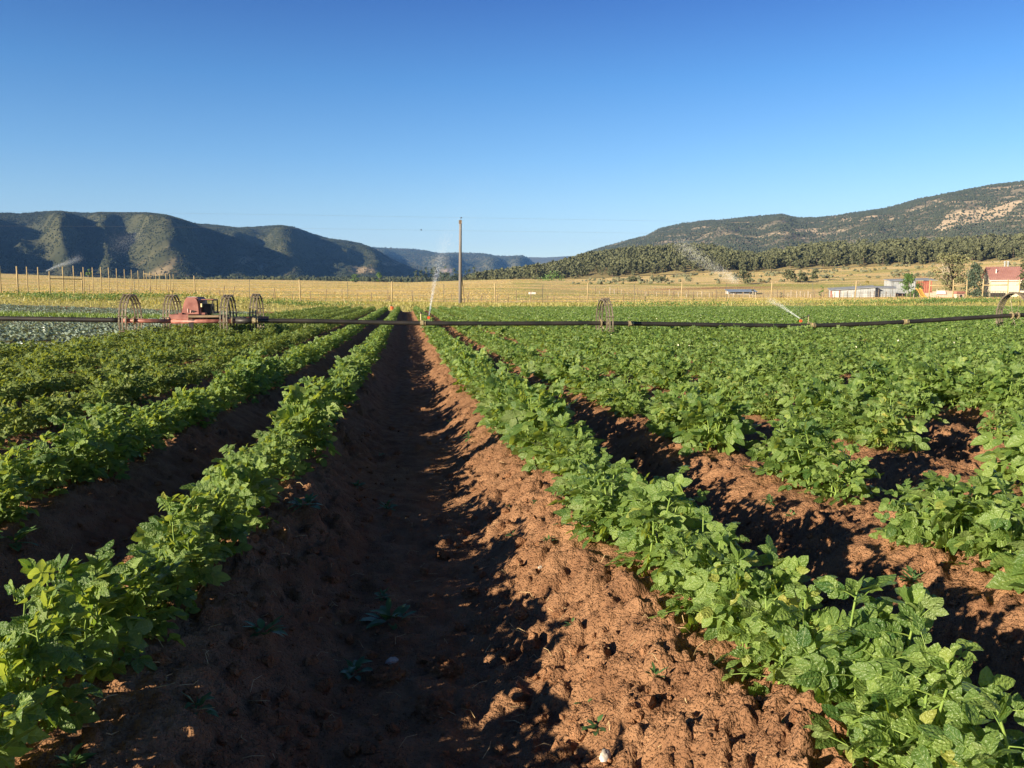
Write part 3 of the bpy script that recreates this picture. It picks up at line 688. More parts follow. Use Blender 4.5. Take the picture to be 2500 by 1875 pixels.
def potato_plant(rng, lod=0, nst=7, leaf=.066, hgt=.34, spread=.17):
    O, D, N, L, W = [], [], [], [], []
    tubes = []
    if lod == 0: nl, pairs = 9, 3
    elif lod == 1: nl, pairs = 6, 2
    else: nl, pairs = 5, 1
    for s in range(nst):
        a = s * 2.4 + rng.uniform(-.5, .5); r0 = rng.uniform(.0, .05); r1 = spread * rng.uniform(.35, 1.0); h = hgt * rng.uniform(.6, 1.18) * (1 - .25 * (r1 / spread) ** 2)
        tt = np.linspace(0, 1, 6); rr = r0 + (r1 - r0) * tt ** 1.3
        Pth = np.stack([rr * math.cos(a) + .015 * np.sin(tt * 5 + s), rr * math.sin(a), -.05 + (h + .05) * (tt ** .9)], 1)
        tubes.append((Pth, np.linspace(.0058, .003, 6), 5))
        for j in range(nl):
            u = .22 + .78 * (j + rng.uniform(.2, .8)) / nl
            p0 = np.array([np.interp(u, tt, Pth[:, c]) for c in range(3)])
            ph = a + j * 2.4 + rng.uniform(-.4, .4)
            el = rng.uniform(.15, .75) + .45 * max(0, u - .75) / .25
            rl = (.15 - .075 * max(0, u - .6) / .4) * rng.uniform(.8, 1.2)
            d0 = np.array([math.cos(ph) * math.cos(el), math.sin(ph) * math.cos(el), math.sin(el)])
            tq = np.linspace(0, 1, 5); dr = rng.uniform(.10, .45)
            path = p0 + d0 * rl * tq[:, None]; path[:, 2] -= dr * rl * tq ** 2
            if lod == 0: tubes.append((path, np.linspace(.0024, .0014, 5), 3))
            tang = path[-1] - path[-2]; tang /= np.linalg.norm(tang)
            upv = np.array([0, 0, .62]) + 0.52 * np.array(TO_SUN) + .55 * rng.standard_normal(3); 
            sd = np.cross(tang, upv); sd /= np.linalg.norm(sd); nn = np.cross(sd, tang)
            ls = leaf * rng.uniform(.75, 1.2) * (1.0 - .35 * max(0, u - .8) / .2)
            O.append(path[-1]); D.append(tang + .12 * rng.standard_normal(3)); N.append(nn); L.append(ls * 1.25); W.append(ls * .385)
            for q in range(pairs):
                f = (.92, .62, .36)[q] if lod < 2 else .7; sz = (1.0, .85, .6)[q] if lod < 2 else 1.1
                for sg in (-1, 1):
                    pp = np.array([np.interp(f, tq, path[:, c]) for c in range(3)])
                    dd_ = tang * .55 + sd * sg * rng.uniform(.7, 1.0) + .16 * rng.standard_normal(3)
                    O.append(pp); D.append(dd_); N.append(nn + .28 * rng.standard_normal(3)); L.append(ls * sz * rng.uniform(.8, 1.1)); W.append(ls * sz * .36)
    for (Pth, rad, n_) in [q for q in tubes if q[2] == 5]:        # young leaves closing each stem top
        tip = Pth[-1]
        for k in range(7 if lod == 0 else 3):
            ph = k * 2.4 + rng.uniform(-.5, .5); el = rng.uniform(.05, 1.1); d0 = np.array([math.cos(ph) * math.cos(el), math.sin(ph) * math.cos(el), math.sin(el)])
            O.append(tip - [0, 0, .012 * (k % 3)]); D.append(d0); N.append(np.array([0, 0, .7]) + .5 * np.array(TO_SUN) + .5 * rng.standard_normal(3)); L.append(leaf * rng.uniform(.7, 1.15)); W.append(leaf * rng.uniform(.26, .36))
    O, D, N, L, W = map(np.array, (O, D, N, L, W)); n = len(O)
    if lod == 1: L = L * 1.12; W = W * 1.2
    if lod == 2: L = L * 1.35; W = W * 1.5
    V, Q, T, uv = leaves(O, D, N, L, W, rng.uniform(.0, .35, n), rng.uniform(-.1, .5, n), lod, rng)
    return V, Q, T, uv, tubes

def plant_proto(seed, **kw):
    rng = np.random.default_rng(seed); V, Q, T, uv, tubes = potato_plant(rng, 0, **kw)
    fm = mesh_data('foliage', V, [Q], True, uv); mb = MB()
    for (pth, rad, n) in tubes: mb.tube(pth, rad, n, cap=False)
    tmp = mb.build('stems', M_stem, smooth=True); sm = tmp.data; bpy.data.objects.remove(tmp)
    return fm, sm
protos = [plant_proto(1000 + k, nst=7 + k % 3, leaf=.050 + .006 * (k % 4), hgt=.33 + .045 * (k % 4), spread=.14) for k in range(20)]
for f, s in protos: f.materials.append(M_leaf)
protos_s = [plant_proto(1200 + k, nst=8, leaf=.048, hgt=.36, spread=.19) for k in range(6)]
for f, s in protos_s: f.materials.append(M_leaf_y)

rp = np.random.default_rng(77); PSC = .76
plants = []        # x, y, row, small variety
LGAPS = [(4.05, 4.2), (5.45, 5.65), (7.1, 7.35), (9.1, 9.4)]
GAPS = {1: [(3.0, 3.45), (4.3, 5.1), (6.3, 6.9), (9.3, 9.9)], 2: [(4.2, 5.0), (6.0, 6.6), (8.4, 9.3)], 3: [(5.6, 6.2), (7.4, 8.1), (12, 12.8)], 4: [(8.8, 9.8)], 5: [(10.5, 11.3), (13.5, 15)], 7: [(16, 17.5)], 9: [(18, 19.5)]}
for side, rows in (('L', ROWS_L), ('R', ROWS_R)):
    for r_, X in enumerate(rows):
        y = (.85 if side == 'R' else .35) if r_ < 2 else 1.0
        while y < 76:
            y += rp.uniform(.17, .28) if side == 'R' or r_ < 2 else rp.uniform(.2, .3)
            x = X + rp.normal(0, .03) + (.09 * float(ss(1.75, 1.3, y)) if side == 'R' and r_ == 0 else -.07 * float(ss(2.6, 1.7, y)) if side == 'L' and r_ == 0 else 0); px = bearing(x, y); d = depth(x, y)
            if y > 6 and (px < -120 or px > 2640): continue
            if d < 6 and (x < -.6 * y - 2.2 or x > .95 * y + 2.6): continue
            gap = any(a < y < b for a, b in (GAPS.get(r_, []) if side == 'R' else LGAPS if r_ == 0 else []))
            if gap or rp.random() < (.01 if r_ == 0 else .05): continue
            plants.append((x, y, side, r_, side == 'L' and r_ >= 2))
vis = []
for i, (x, y, side, r_, sm) in enumerate(plants):
    px, d = bearing(x, y), depth(x, y); py = HOR + (CAMZ - fbase(x, y) - .35) / d * FPX
    if .6 < d and -60 < px < 2640 and py < 2300: vis.append((d, i))
vis.sort(); own = set(i for _, i in vis[:298])
ORD = ['first', 'second', 'third', 'fourth', 'fifth', 'sixth', 'seventh', 'eighth', 'ninth', 'tenth', 'eleventh', 'twelfth', 'thirteenth', 'fourteenth', 'fifteenth', 'sixteenth', 'seventeenth', 'eighteenth', 'nineteenth', 'twentieth']
def rowname(side, r_):
    n_ = ['', 'second ', 'third ', 'fourth ', 'fifth ', 'sixth ', 'seventh ', 'eighth ', 'ninth ', 'tenth ', 'eleventh ', 'twelfth ', 'thirteenth ', 'fourteenth ', 'fifteenth ', 'sixteenth '][min(r_, 15)]
    return ('row %s of the bare furrow' % ('left' if side == 'L' else 'right')) if r_ == 0 else ('%srow %s of the bare furrow' % (n_, 'left' if side == 'L' else 'right'))
LODV = {}
for lod in (1, 2):
    for k in range(6):
        for sm in (0, 1):
            LODV[lod, k, sm] = potato_plant(np.random.default_rng(2000 + k), lod, nst=6 if lod == 1 else 5, leaf=.07 if not sm else .055)
acc = {}
cnt = {}
for i, (x, y, side, r_, sm) in enumerate(plants):
    z = float(fbase(x, y) + .205); a = rp.normal(0, .45); sc = (PSC if r_ == 0 or (side == 'L' and r_ < 2) else .86 if y < 8 or side == 'L' else .8) * rp.uniform(.82, 1.2) * (1.0 if y > 20 else 1 + .12 * math.sin(y * 1.3 + r_))
    if side == 'L' and r_ == 0: sc *= float(np.interp(y, [1.5, 2.6, 4], [.74, .82, .95]))
    if side == 'R' and r_ == 0: sc *= float(np.interp(y, [1.2, 2, 3, 8], [.76, .88, 1.1, 1.1]))
    if i in own:
        f, s = (protos_s[int(rp.integers(0, 6))] if sm else protos[int(rp.integers(0, 20))])
        k = cnt[side, r_] = cnt.get((side, r_), 0) + 1
        e = empty('potato_plant', (x, y, z - .015), a); e.scale = (sc, sc, sc * rp.uniform(.9, 1.1) * (1.05 if side == 'L' and r_ == 0 else 1))
        e.rotation_euler = (rp.normal(0, .06), rp.normal(0, .06), a)
        kind = 'small leaved potato plant' if sm else 'leafy potato plant'
        tag(e, ('%s, %s from front, %s' % (kind, ORD[k - 1], rowname(side, r_))) if k <= 20 else ('%s far along the %s' % (kind, rowname(side, r_))), 'potato plant', 'potato plants growing in rows')
        obj('foliage', f, parent=e); obj('stems', s, parent=e)
    else:
        d = depth(x, y); lod = 1 if d < 24 else 2
        V, Q, T, uv, _ = LODV[lod, int(rp.integers(0, 6)), int(sm)]
        R = np.array([[math.cos(a), math.sin(a), 0], [-math.sin(a), math.cos(a), 0], [0, 0, 1]]) * sc
        A = acc.setdefault(int(sm), [[], [], [], [], 0])
        A[0].append(V @ R + [x, y, z]); A[3].append(uv if uv is not None else np.full((len(V), 2), .5))
        if Q is not None: A[1].append(Q + A[4])
        if T is not None: A[2].append(T + A[4])
        A[4] += len(V)
for sm, A in acc.items():
    F = [np.concatenate(q) for q in (A[1], A[2]) if q]
    tag(obj('potato_crop', mesh_data('potato_crop', np.concatenate(A[0]), F, False, np.concatenate(A[3])), M_leaf_y if sm else M_leaf),
        'rest of the small leaved potato rows at left' if sm else 'rest of the potato rows stretching to the fence', kind='stuff')
# pale potato flowers over the far rows
C = []
for (x, y, side, r_, sm) in plants:
    if side == 'R' and r_ > 3 and y > 11 and rp.random() < .05: C.append((x + rp.normal(0, .08), y + rp.normal(0, .08), fbase(x, y) + .2 + rp.uniform(.24, .33)))
V, F = cards(np.array(C), np.random.default_rng(3).uniform(.025, .045, len(C)), np.random.default_rng(4))
M_flower = mat('potato_flower', (.75, .74, .55), rough=.6)
stuff('potato_flowers', V, F, M_flower, 'pale flowers scattered over the potato rows')

# ------------------------------------------------------------------ cabbages
def cabbage(rng, big=True):
    O, D, N, L, W = [], [], [], [], []
    n = 13 if big else 9
    for k in range(n):
        a = k * 2.4 + rng.uniform(-.3, .3); u = k / n; el = .25 + 1.0 * u + rng.uniform(-.15, .15)
        O.append([.03 * math.cos(a), .03 * math.sin(a), .04 + .06 * u]); D.append([math.cos(a) * math.cos(el), math.sin(a) * math.cos(el), math.sin(el)])
        N.append([-math.cos(a) * math.sin(el), -math.sin(a) * math.sin(el), math.cos(el)]); L.append(rng.uniform(.26, .36) * (1 - .35 * u)); W.append(rng.uniform(.09, .13))
    O, D, N, L, W = map(np.array, (O, D, N, L, W))
    return leaves(O, D, N, L, W, rng.uniform(-.1, .5, n), rng.uniform(.1, .5, n), 0 if big else 1, rng)
cabs = []
for k in range(6):
    V, Q, T, uv = cabbage(np.random.default_rng(3000 + k)); m_ = mesh_data('cabbage', V, [Q], True, uv); m_.materials.append(M_cab); cabs.append(m_)
cabl = [cabbage(np.random.default_rng(3100 + k), False) for k in range(5)]
spots = []
X = -8.75
while X > -40:
    y = 17.0
    while y < 72:
        y += rp.uniform(.38, .56)
        if 51 < y < 56 or (y > 62.5 and X > -12): continue
        x = X + rp.normal(0, .05); px = bearing(x, y)
        if -60 < px < 1000 and rp.random() > .06: spots.append((depth(x, y), x, y))
    X -= .6
spots.sort(); vs, qs, off = [], [], 0
for i, (d, x, y) in enumerate(spots):
    z = fbase(x, y) - .01; a = rp.random() * 6.28; sc = rp.uniform(.62, .95)
    if i < 296:
        o = obj('cabbage_plant', cabs[int(rp.integers(0, 6))], loc=(x, y, z), rot=(0, 0, a)); o.scale = (sc, sc, sc)
        lab = 'blue green cabbage plant beside the potato rows, left of the red engine' if x > -11 else 'blue green cabbage plant in the dense bed at far left'
        tag(o, lab, 'cabbage', 'cabbage plants in the left bed')
    else:
        V, Q, _, uv = cabl[int(rp.integers(0, 5))]; R = np.array([[math.cos(a), math.sin(a), 0], [-math.sin(a), math.cos(a), 0], [0, 0, 1]]) * sc
        vs.append(V @ R + [x, y, z]); qs.append(Q + off); off += len(V)
stuff('cabbage_crop', np.concatenate(vs), np.concatenate(qs), M_cab, 'rest of the pale blue green cabbage beds')
# ------------------------------------------------------------------ grass, weeds, clods, straw
def blades(P, h, w, rng, lean=.35):
    n = len(P); a = rng.random(n) * 6.283; lx = rng.normal(0, lean, n); ly = rng.normal(0, lean, n)
    dx = np.stack([np.cos(a), np.sin(a), 0 * a], 1) * w[:, None]
    tip = P + np.stack([lx * h, ly * h, h], 1); mid = P + np.stack([lx * h * .3, ly * h * .3, h * .55], 1)
    V = np.stack([P - dx, P + dx, mid + dx * .7, mid - dx * .7, tip], 1).reshape(-1, 3); b = (np.arange(n) * 5)[:, None]
    return V, [b + [0, 1, 2, 3], b + [3, 2, 4]]
n = 60000
q = rg.uniform(-60, 2580, n); Yv = rg.uniform(0, 1, n) ** .8 * 36 + 76
d0 = Yv; xy = np.array([pos(a, b) for a, b in zip(q, d0)]); keep = (xy[:, 1] > 76.4) & (rg.random(n) < .35 + .65 * ss(-.2, .25, fbm(xy[:, 0] / 3.0, xy[:, 1] / 3.0, 3, 66)))
xy = xy[keep]; z = ground(xy[:, 0], xy[:, 1]); hh = rg.uniform(.10, .36, len(xy)) * (1 + .4 * fbm(xy[:, 0] / 4, xy[:, 1] / 4, 2, 8))
V, F = blades(np.column_stack([xy, z - .03]), hh, rg.uniform(.02, .05, len(xy)), rg)
stuff('verge_grass', V, F, M_grass, 'tall yellow green grass between the crop and the fence')
# tall dark weeds in the left verge and along the crop's far edge
C = []
for (c_px, c_d, w_, k) in [(118, 86, 2.2, 26), (230, 84, 3, 40), (330, 88, 2.5, 30), (60, 90, 3, 30), (160, 99, 4, 30), (420, 92, 2.5, 20), (760, 86, 2.5, 26), (690, 87, 2, 14), (1690, 86, 3, 24), (1560, 88, 3, 16), (2260, 88, 4, 50), (2330, 92, 3, 30), (2430, 90, 4, 40), (2080, 86, 3, 16)]:
    c = pos(c_px, c_d)
    for _ in range(k * 26):
        x, y = c[0] + rg.normal(0, w_), c[1] + rg.normal(0, 1.2); C.append((x, y, gz1(x, y) + abs(rg.normal(0, .22))))
V, F = cards(np.array(C), rg.uniform(.07, .18, len(C)), rg, 1.0)
stuff('verge_weeds', V, F, M_broad, 'clumps of leafy weeds along the verge')
n = 9000; q = rg.uniform(-60, 800, n); Yv = rg.uniform(51.2, 55.8, n); xx = -rg.uniform(8.6, 40, n); keep = bearing(xx, Yv) > -60; xx, Yv = xx[keep], Yv[keep]
V, F = blades(np.column_stack([xx, Yv, fbase(xx, Yv)]), rg.uniform(.15, .42, len(xx)), rg.uniform(.02, .05, len(xx)), rg)
stuff('grass_strip', V, F, leaf_mat('fresh_grass', (.09, .17, .03), (.20, .30, .07), (.18, .26, .07), trans=.3, veins=False), 'fresh green grass strip between the cabbage beds')

# loose clods on the ridges and in the furrow
n = 16000; yv = 1.0 * np.exp(rg.random(n) * math.log(22.0)); xv = rg.uniform(-1, 1, n) * (.9 + .9 * yv); keep = (bearing(xv, yv) > -100) & (bearing(xv, yv) < 2600)
xv, yv = xv[keep], yv[keep]; i_ = np.clip(np.searchsorted(ROWS, xv), 1, len(ROWS) - 1); dxr = np.minimum(np.abs(xv - ROWS[i_]), np.abs(xv - ROWS[i_ - 1]))
keep = rg.random(len(xv)) < .25 + .75 * ss(.15, .35, dxr) * ss(.75, .5, dxr); xv, yv = xv[keep], yv[keep]
r = .0035 + .028 * rg.random(len(xv)) ** 5.0
zv = soil_z(xv, yv)
V, F = blobs(np.column_stack([xv, yv, zv - r * .35]), r, r * 1.5, rg, .05)
stuff('soil_clods', V, F, M_clod, 'loose reddish soil clods on the ridges')
mb = MB()
for _ in range(520):
    y = 1.1 * math.exp(rg.random() * math.log(8)); x = rg.uniform(-.75, .75) * (1 + .25 * y); a = rg.random() * 6.28; l_ = rg.uniform(.02, .085)
    z0 = float(soil_z(np.array([x]), np.array([y]))[0]) + .006; cv = rg.normal(0, .25)
    mb.tube([[x, y, z0], [x + math.cos(a) * l_ / 2, y + math.sin(a) * l_ / 2, z0 + rg.uniform(.002, .02)], [x + math.cos(a + cv) * l_, y + math.sin(a + cv) * l_, z0 + rg.uniform(-.004, .02)]], .0009, 3, cap=False)
tag(mb.build('straw_litter', M_straw), 'thin dry straw and root bits on the soil', kind='stuff')

# weeds in the furrow, each its own
def weed_mesh(seed, k, h, l_):
    rng = np.random.default_rng(seed); O, D, N, L, W = [], [], [], [], []
    for j in range(k):
        a = j * 2.4 + rng.uniform(-.4, .4); el = rng.uniform(.15, 1.1); rr = rng.uniform(0, .5) * l_
        O.append([rr * math.cos(a), rr * math.sin(a), rng.uniform(0, h) * (el / 1.1)]); D.append([math.cos(a) * math.cos(el), math.sin(a) * math.cos(el), math.sin(el)]); N.append([-math.cos(a) * math.sin(el), -math.sin(a) * math.sin(el), math.cos(el)])
        L.append(l_ * rng.uniform(.6, 1.1)); W.append(l_ * rng.uniform(.12, .26))
    O, D, N, L, W = map(np.array, (O, D, N, L, W)); V, Q, T, uv = leaves(O, D, N, L, W, rng.uniform(.1, .6, k), rng.uniform(.0, .4, k), 0, rng)
    m_ = mesh_data('weed', V, [Q], True, uv); m_.materials.append(M_weed); return m_
WM = [weed_mesh(50, 26, .05, .06), weed_mesh(51, 14, .03, .04), weed_mesh(52, 20, .09, .09), weed_mesh(53, 9, .02, .03), weed_mesh(54, 18, .05, .11)]
def on_soil(px, py):
    """where a photographed spot lies on the soil"""
    for d in np.arange(.9, 30, .01):
        # exact pitch: ray through the pixel
        u, v = (px - CX) / FPX, -(py - CY) / FPX
        hd = math.cos(PITCH) + v * math.sin(PITCH); z = CAMZ + d / hd * (-math.sin(PITCH) + v * math.cos(PITCH)); l = u * d / hd
        x, y = d * S7 + l * C7, d * C7 - l * S7
        if z <= fbase(x, y) + mound(np.array([x]), np.array([y]))[0] + .01: return x, y
    return x, y
WL = [(945, 1240, 0, 1.15, 'leafy weed half lit in the middle of the furrow'), (948, 1520, 4, 1.0, 'low spreading weed in the dark furrow'), (865, 1645, 2, .8, 'upright thistle like weed in deep shade at the bottom of the furrow'),
      (750, 1280, 4, .8, 'shaded weed on the left side of the furrow, beside the left row'), (1100, 1030, 4, .9, 'grassy weed on the left foot of the right ridge'), (1145, 1080, 2, .75, 'broad pale weed on the right ridge, left of the potato leaves'),
      (1310, 1228, 1, .9, 'small grey green weed high on the lit ridge'), (1250, 1305, 1, 1.0, 'flat weed at the edge of the ridge shadow'), (1340, 1330, 0, .8, 'larger flat weed on the lit ridge slope'),
      (1455, 1780, 1, 1.1, 'small bright weed low on the lit soil at the bottom'), (1240, 1235, 3, 1.0, 'tiny sprout on the lit ridge'), (1395, 1522, 1, .8, 'small tuft on the lit ridge beside straw'),
      (175, 1860, 0, .8, 'bright weed by the lit clod at the bottom left'), (480, 1740, 2, .6, 'lone shaded weed below the left row'), (935, 1460, 2, .5, 'narrow weed standing in the dark furrow'),
      (1430, 1700, 1, .8, 'dark weed in the shadow across the lit ridge'), (1600, 1670, 3, 1.2, 'two leaf sprout on the lit soil near the right row'), (1880, 1235, 0, .8, 'weed in the second furrow beside the right row'),
      (1930, 1260, 1, 1.0, 'little sprig in the second furrow'), (2230, 1420, 0, 1.0, 'bushy weed in the second furrow on lit soil'), (870, 1190, 4, .6, 'shaded weed beyond the half lit one'), (30, 1320, 4, 1.2, 'dark weed between the two left rows'), (640, 1560, 4, .7, 'faint weed in the shade right of the left row'), (930, 1115, 1, .9, 'small sprig far up the furrow')]
for (px, py, k, sc, lab) in WL:
    x, y = on_soil(px, py); z = float(soil_z(np.array([x]), np.array([y]))[0]) - .004
    o = obj('weed', WM[k], loc=(x, y, z), rot=(0, 0, rg.random() * 6.28)); sc *= .78; o.scale = (sc, sc, sc); tag(o, lab, 'weed', 'weeds in the furrows')
def rock(name, px, py, r, material, label, cat, seed, sq=(1, .8, .6), group=None):
    x, y = on_soil(px, py); rng = np.random.default_rng(seed); mb = MB(); mb.sphere((0, 0, 0), 1, 36, 24); V = np.concatenate(mb.V)
    nn = 1 + (.45 if cat == 'clod' else .25) * fbm(V[:, 0] * 2.2 + seed, V[:, 1] * 1.6 + V[:, 2] * 1.9, 3, seed) + (.5 if cat == 'clod' else .12) * fbm(V[:, 0] * 5 + seed, V[:, 2] * 5 + V[:, 1] * 3, 4, seed + 2, gain=.65)
    V = V * nn[:, None] * np.array(sq) * r
    o = obj(name, mesh_data(name, V, [np.concatenate(mb.Q)], True), material, loc=(x, y, float(soil_z(np.array([x]), np.array([y]))[0]) + r * sq[2] * (-.05 if cat == 'clod' else .3)), rot=(0, 0, rng.random() * 6)); tag(o, label, cat, group)
rock('stone', 957, 1618, .021, M_stone, 'pale stone on top of a big clod in the shaded furrow', 'stone', 3, (1, .6, .5))
rock('stone', 1128, 1530, .013, M_stone, 'small white stone in the shaded furrow', 'stone', 5)
rock('stone', 1322, 1380, .014, M_stone, 'white stone half sunk in the ridge slope', 'stone', 7, (1.2, .6, .4))
rock('stone', 1478, 1865, .022, M_stone, 'white stone at the bottom edge of the lit soil', 'stone', 9, (.5, .7, 1))
G_ = 'big soil clods in the furrow'
for (px, py, r, sd, lab) in [(945, 1660, .055, 11, 'rounded clod with a pale stone on it, in the shaded furrow'), (1080, 1640, .05, 13, 'broad clod in the shaded furrow, right of the stone'), (1055, 1730, .06, 15, 'largest clod in the shade at the bottom of the furrow'), (1150, 1450, .04, 17, 'clod in the shade below the lit patches'),
                         (1075, 1280, .04, 19, 'sunlit clod in the furrow'), (1080, 1350, .035, 21, 'sunlit clod with shadow below it'), (1135, 1330, .035, 23, 'clod with a twig standing in it'), (105, 1850, .05, 25, 'sunlit clod at the bottom left corner'), (1620, 1260, .06, 27, 'clod at the upper edge of the lit ridge'),
                         (1470, 945, .07, 29, 'smooth clod in the gap of the second right row'), (1790, 1080, .06, 31, 'lit clod in the second furrow'), (1440, 1300, .04, 33, 'clod beside the right row leaves')]:
    rock('soil_clod', px, py, r, M_clod, lab, 'clod', sd, (1, .85, .62), G_)

# ------------------------------------------------------------------ wheel line irrigation
PY = 25.0
def pipe_at(px, py, Y=PY):
    """point of the pipe line (a straight run along x at this y) seen at a bearing, at its height"""
    k = (px - CX) / FPX; d = Y / (C7 - k * S7); l = k * d
    return np.array([d * S7 + l * C7, Y, zat(py, d)])
line = empty('wheel_line_sprinkler', pipe_at(1030, 845)); o0 = np.array(line.location)
tag(line, 'long dark irrigation pipe on spoked wheels with a red engine cart', 'irrigation line')
ctrl = [(-320, 772), (0, 777), (305, 781.5), (560, 783), (720, 782.5), (1020, 789), (1240, 789.5), (1475, 788.5), (1840, 794), (1974, 795), (2148, 789), (2472, 769.5), (2620, 763)]
pp = [pipe_at(*c) for c in ctrl]; xs = np.array([p[0] for p in pp]); zs = np.array([p[2] for p in pp])
def zpipe(x):
    e = .6; return (np.interp(x - e, xs, zs) + np.interp(x, xs, zs) + np.interp(x + e, xs, zs)) / 3
def rel(p): return np.asarray(p) - o0
xw = [pipe_at(px, 780)[0] for px in (321, 560)]
mb = MB()
for a, b in ((xs[0], xw[0]), (xw[1], xs[-1])):
    xx = np.arange(a, b, .25); mb.tube(np.column_stack([xx, np.full(len(xx), PY), zpipe(xx)]) - o0, .066, 14)
mb.build('pipe', M_pipe, line, smooth=True)
R_W = .73
def wheel(x, y, zc, rims=3, a0=0.0):
    e = empty('wheel'); e.parent = line; e.location = rel((x, y, zc))
    mb = MB(); offs = (-.085, 0, .085) if rims == 3 else (-.05, .05)
    for of in offs: mb.ring((of, 0, 0), 'x', R_W, .036, .04, 56)
    for k in range(11):
        a = a0 + k * 2 * math.pi / 11; c, s = math.cos(a), math.sin(a)
        mb.tube([[-.13, (R_W + .008) * c, (R_W + .008) * s], [.13, (R_W + .008) * c, (R_W + .008) * s]], .015, 5)
    mb.build('rim', M_rim, e)
    mb = MB()
    for k in range(8):
        a = a0 + .2 + k * math.pi / 4; c, s = math.cos(a), math.sin(a)
        mb.tube([[.06 * (-1) ** k, .07 * c, .07 * s], [0, (R_W - .02) * c, (R_W - .02) * s]], .008, 4, cap=False)
    mb.build('spokes', M_rim, e)
    mb = MB()
    for of in (-.10, .10): mb.ring((of, 0, 0), 'x', .115, .03, .05, 18)
    mb.build('hub', M_brass, e)
for (px, py, a0) in ((321, 782, .1), (560, 783.5, .3), (1475, 788.5, .0), (2473, 770.5, .25)):
    p = pipe_at(px, py); wheel(p[0], PY, zpipe(p[0]) if px > 700 else p[2], 3 if px < 2000 else 3, a0)
pb, pd = pipe_at(424, 778, 27.0), pipe_at(629, 776.5, 27.0)
wheel(pb[0], 27.0, pb[2], 3, .2); wheel(pd[0], 27.0, pd[2], 3, .4)
# engine cart
pA, pC = pipe_at(321, 782), pipe_at(560, 783.5); zt = (pA[2] + pC[2]) / 2
def tube_part(name, pts, r, m_, n=14): 
    b = MB(); b.tube([rel(p) for p in pts], r, n); return b.build(name, m_, line, smooth=True)
x418, x435, x480, x540 = [pipe_at(p, 780)[0] for p in (418, 435, 470, 535)]
tube_part('drive_tube', [(pA[0] - .25, PY, pA[2]), (x418, PY, zt - .01)], .058, M_redtube)
tube_part('drive_tube', [(x435 - .15, PY - .06, zt - .02), (pC[0] + .25, PY - .02, pC[2])], .058, M_redtube)
tube_part('rear_axle', [(pb[0] - .2, 27, pb[2]), (pd[0] + .35, 27, pd[2])], .06, M_redtube)
tube_part('pipe_coupler', [(pC[0] + .2, PY, pC[2]), (pC[0] + .75, PY, pC[2] + .01)], .085, M_darkmetal)
xm0, xm1 = pipe_at(416, 772)[0], pipe_at(463, 772)[0]
zf = pipe_at(440, 773)[2]
mb = MB(); mb.box(rel(((xm0 + xm1) / 2, PY + .0, zf)), (xm1 - xm0, .10, .13)); mb.box(rel((xm0 + .05, PY + 1.1, zf)), (.1, 2.1, .13)); mb.box(rel((xm1 - .05, PY + 1.1, zf)), (.1, 2.1, .13)); mb.box(rel(((xm0 + xm1) / 2, PY + 2.15, zf)), (xm1 - xm0, .1, .13))
for dx in (0.0, .62): mb.box(rel((xm0 + .3 + dx, PY + 1.05, zf + .085)), (.09, 2.15, .05))
mb.build('cart_frame', M_red, line)
xp1 = pipe_at(538, 772)[0]
mb = MB(); mb.box(rel(((xm1 + xp1) / 2, PY + .02, zf + .012)), (xp1 - xm1, .24, .055)); mb.box(rel(((xm1 + xp1) / 2 + .1, PY + .9, zf + .012)), (xp1 - xm1 - .1, .9, .045))
mb.build('plank', M_plank, line)
mb = MB(); 
for k in range(6): mb.box(rel((x480, PY - .09, zf - .10 - k * .06)), (.16 - .018 * k, .02, .061))
mb.build('drive_plate', M_darkmetal, line)
mb = MB(); mb.box(rel((pC[0] - .1, PY + .5, zf - .1)), (.9, .5, .16)); mb.ring(rel((x480 + .4, PY + .4, zf - .02)), 'x', .14, .05, .06, 20); mb.build('gearbox', M_darkmetal, line)
# hood: arched cover, long axis away from the camera
xh0, xh1 = pipe_at(446, 760, PY + .15)[0], pipe_at(493, 760, PY + .15)[0]; zb = zf + .07; hw = (xh1 - xh0) / 2; hx = (xh0 + xh1) / 2; ht = .47
prof = [(-hw, 0), (-hw * .93, .12), (-hw * .82, .24), (-hw * .66, .36), (-hw * .52, ht - .03), (-hw * .38, ht), (hw * .52, ht + .01), (hw * .74, ht - .03), (hw * .88, ht - .10), (hw * .96, .24), (hw, .12), (hw, 0)]
mb = MB(); mb.prism(prof, 0, .95)
mb.prism([(p[0] * .8, p[1] * .96) for p in prof], -.05, 0)
mb.build('engine_cover', M_red, line, loc=tuple(rel((hx, PY + .15, zb))))
mb = MB(); mb.box((0, 0, 0), (hw * 1.0, .95, .012)); mb.build('cover_top', mat('worn_blue_grey_metal', (.26, .32, .42), (.38, .43, .50), scale=9, rough=.4, metal=.2), line, loc=tuple(rel((hx + hw * .08, PY + .64, zb + ht + .012))))
mb = MB(); mb.prism([(-.06, -.035), (.06, 0), (-.06, .03)], -.012, 0); mb.build('vent_slot', M_darkmetal, line, loc=tuple(rel((hx + hw * .38, PY + .092, zb + .085))))
mb = MB(); mb.box((0, 0, .10), (.02, .012, .11)); mb.box((.075, 0, .075), (.02, .012, .07)); mb.build('bracket', mat('chipped_pale_paint', (.62, .42, .36), (.7, .52, .45), scale=20, rough=.6), line, loc=tuple(rel((hx - hw * .3, PY + .09, zb))))
x0 = xh1 + .01
mb = MB()
for (yy_, zz_, sy, sz) in ((.25, .2, .04, .40), (.85, .2, .04, .40), (.55, .39, .62, .03), (.55, .02, .62, .03)): mb.box(rel((x0 + .30, PY + yy_, zb + zz_)), (.03, sy, sz))
for yy_ in (.25, .85): mb.box(rel((x0 + .15, PY + yy_, zb + .4)), (.32, .03, .03))
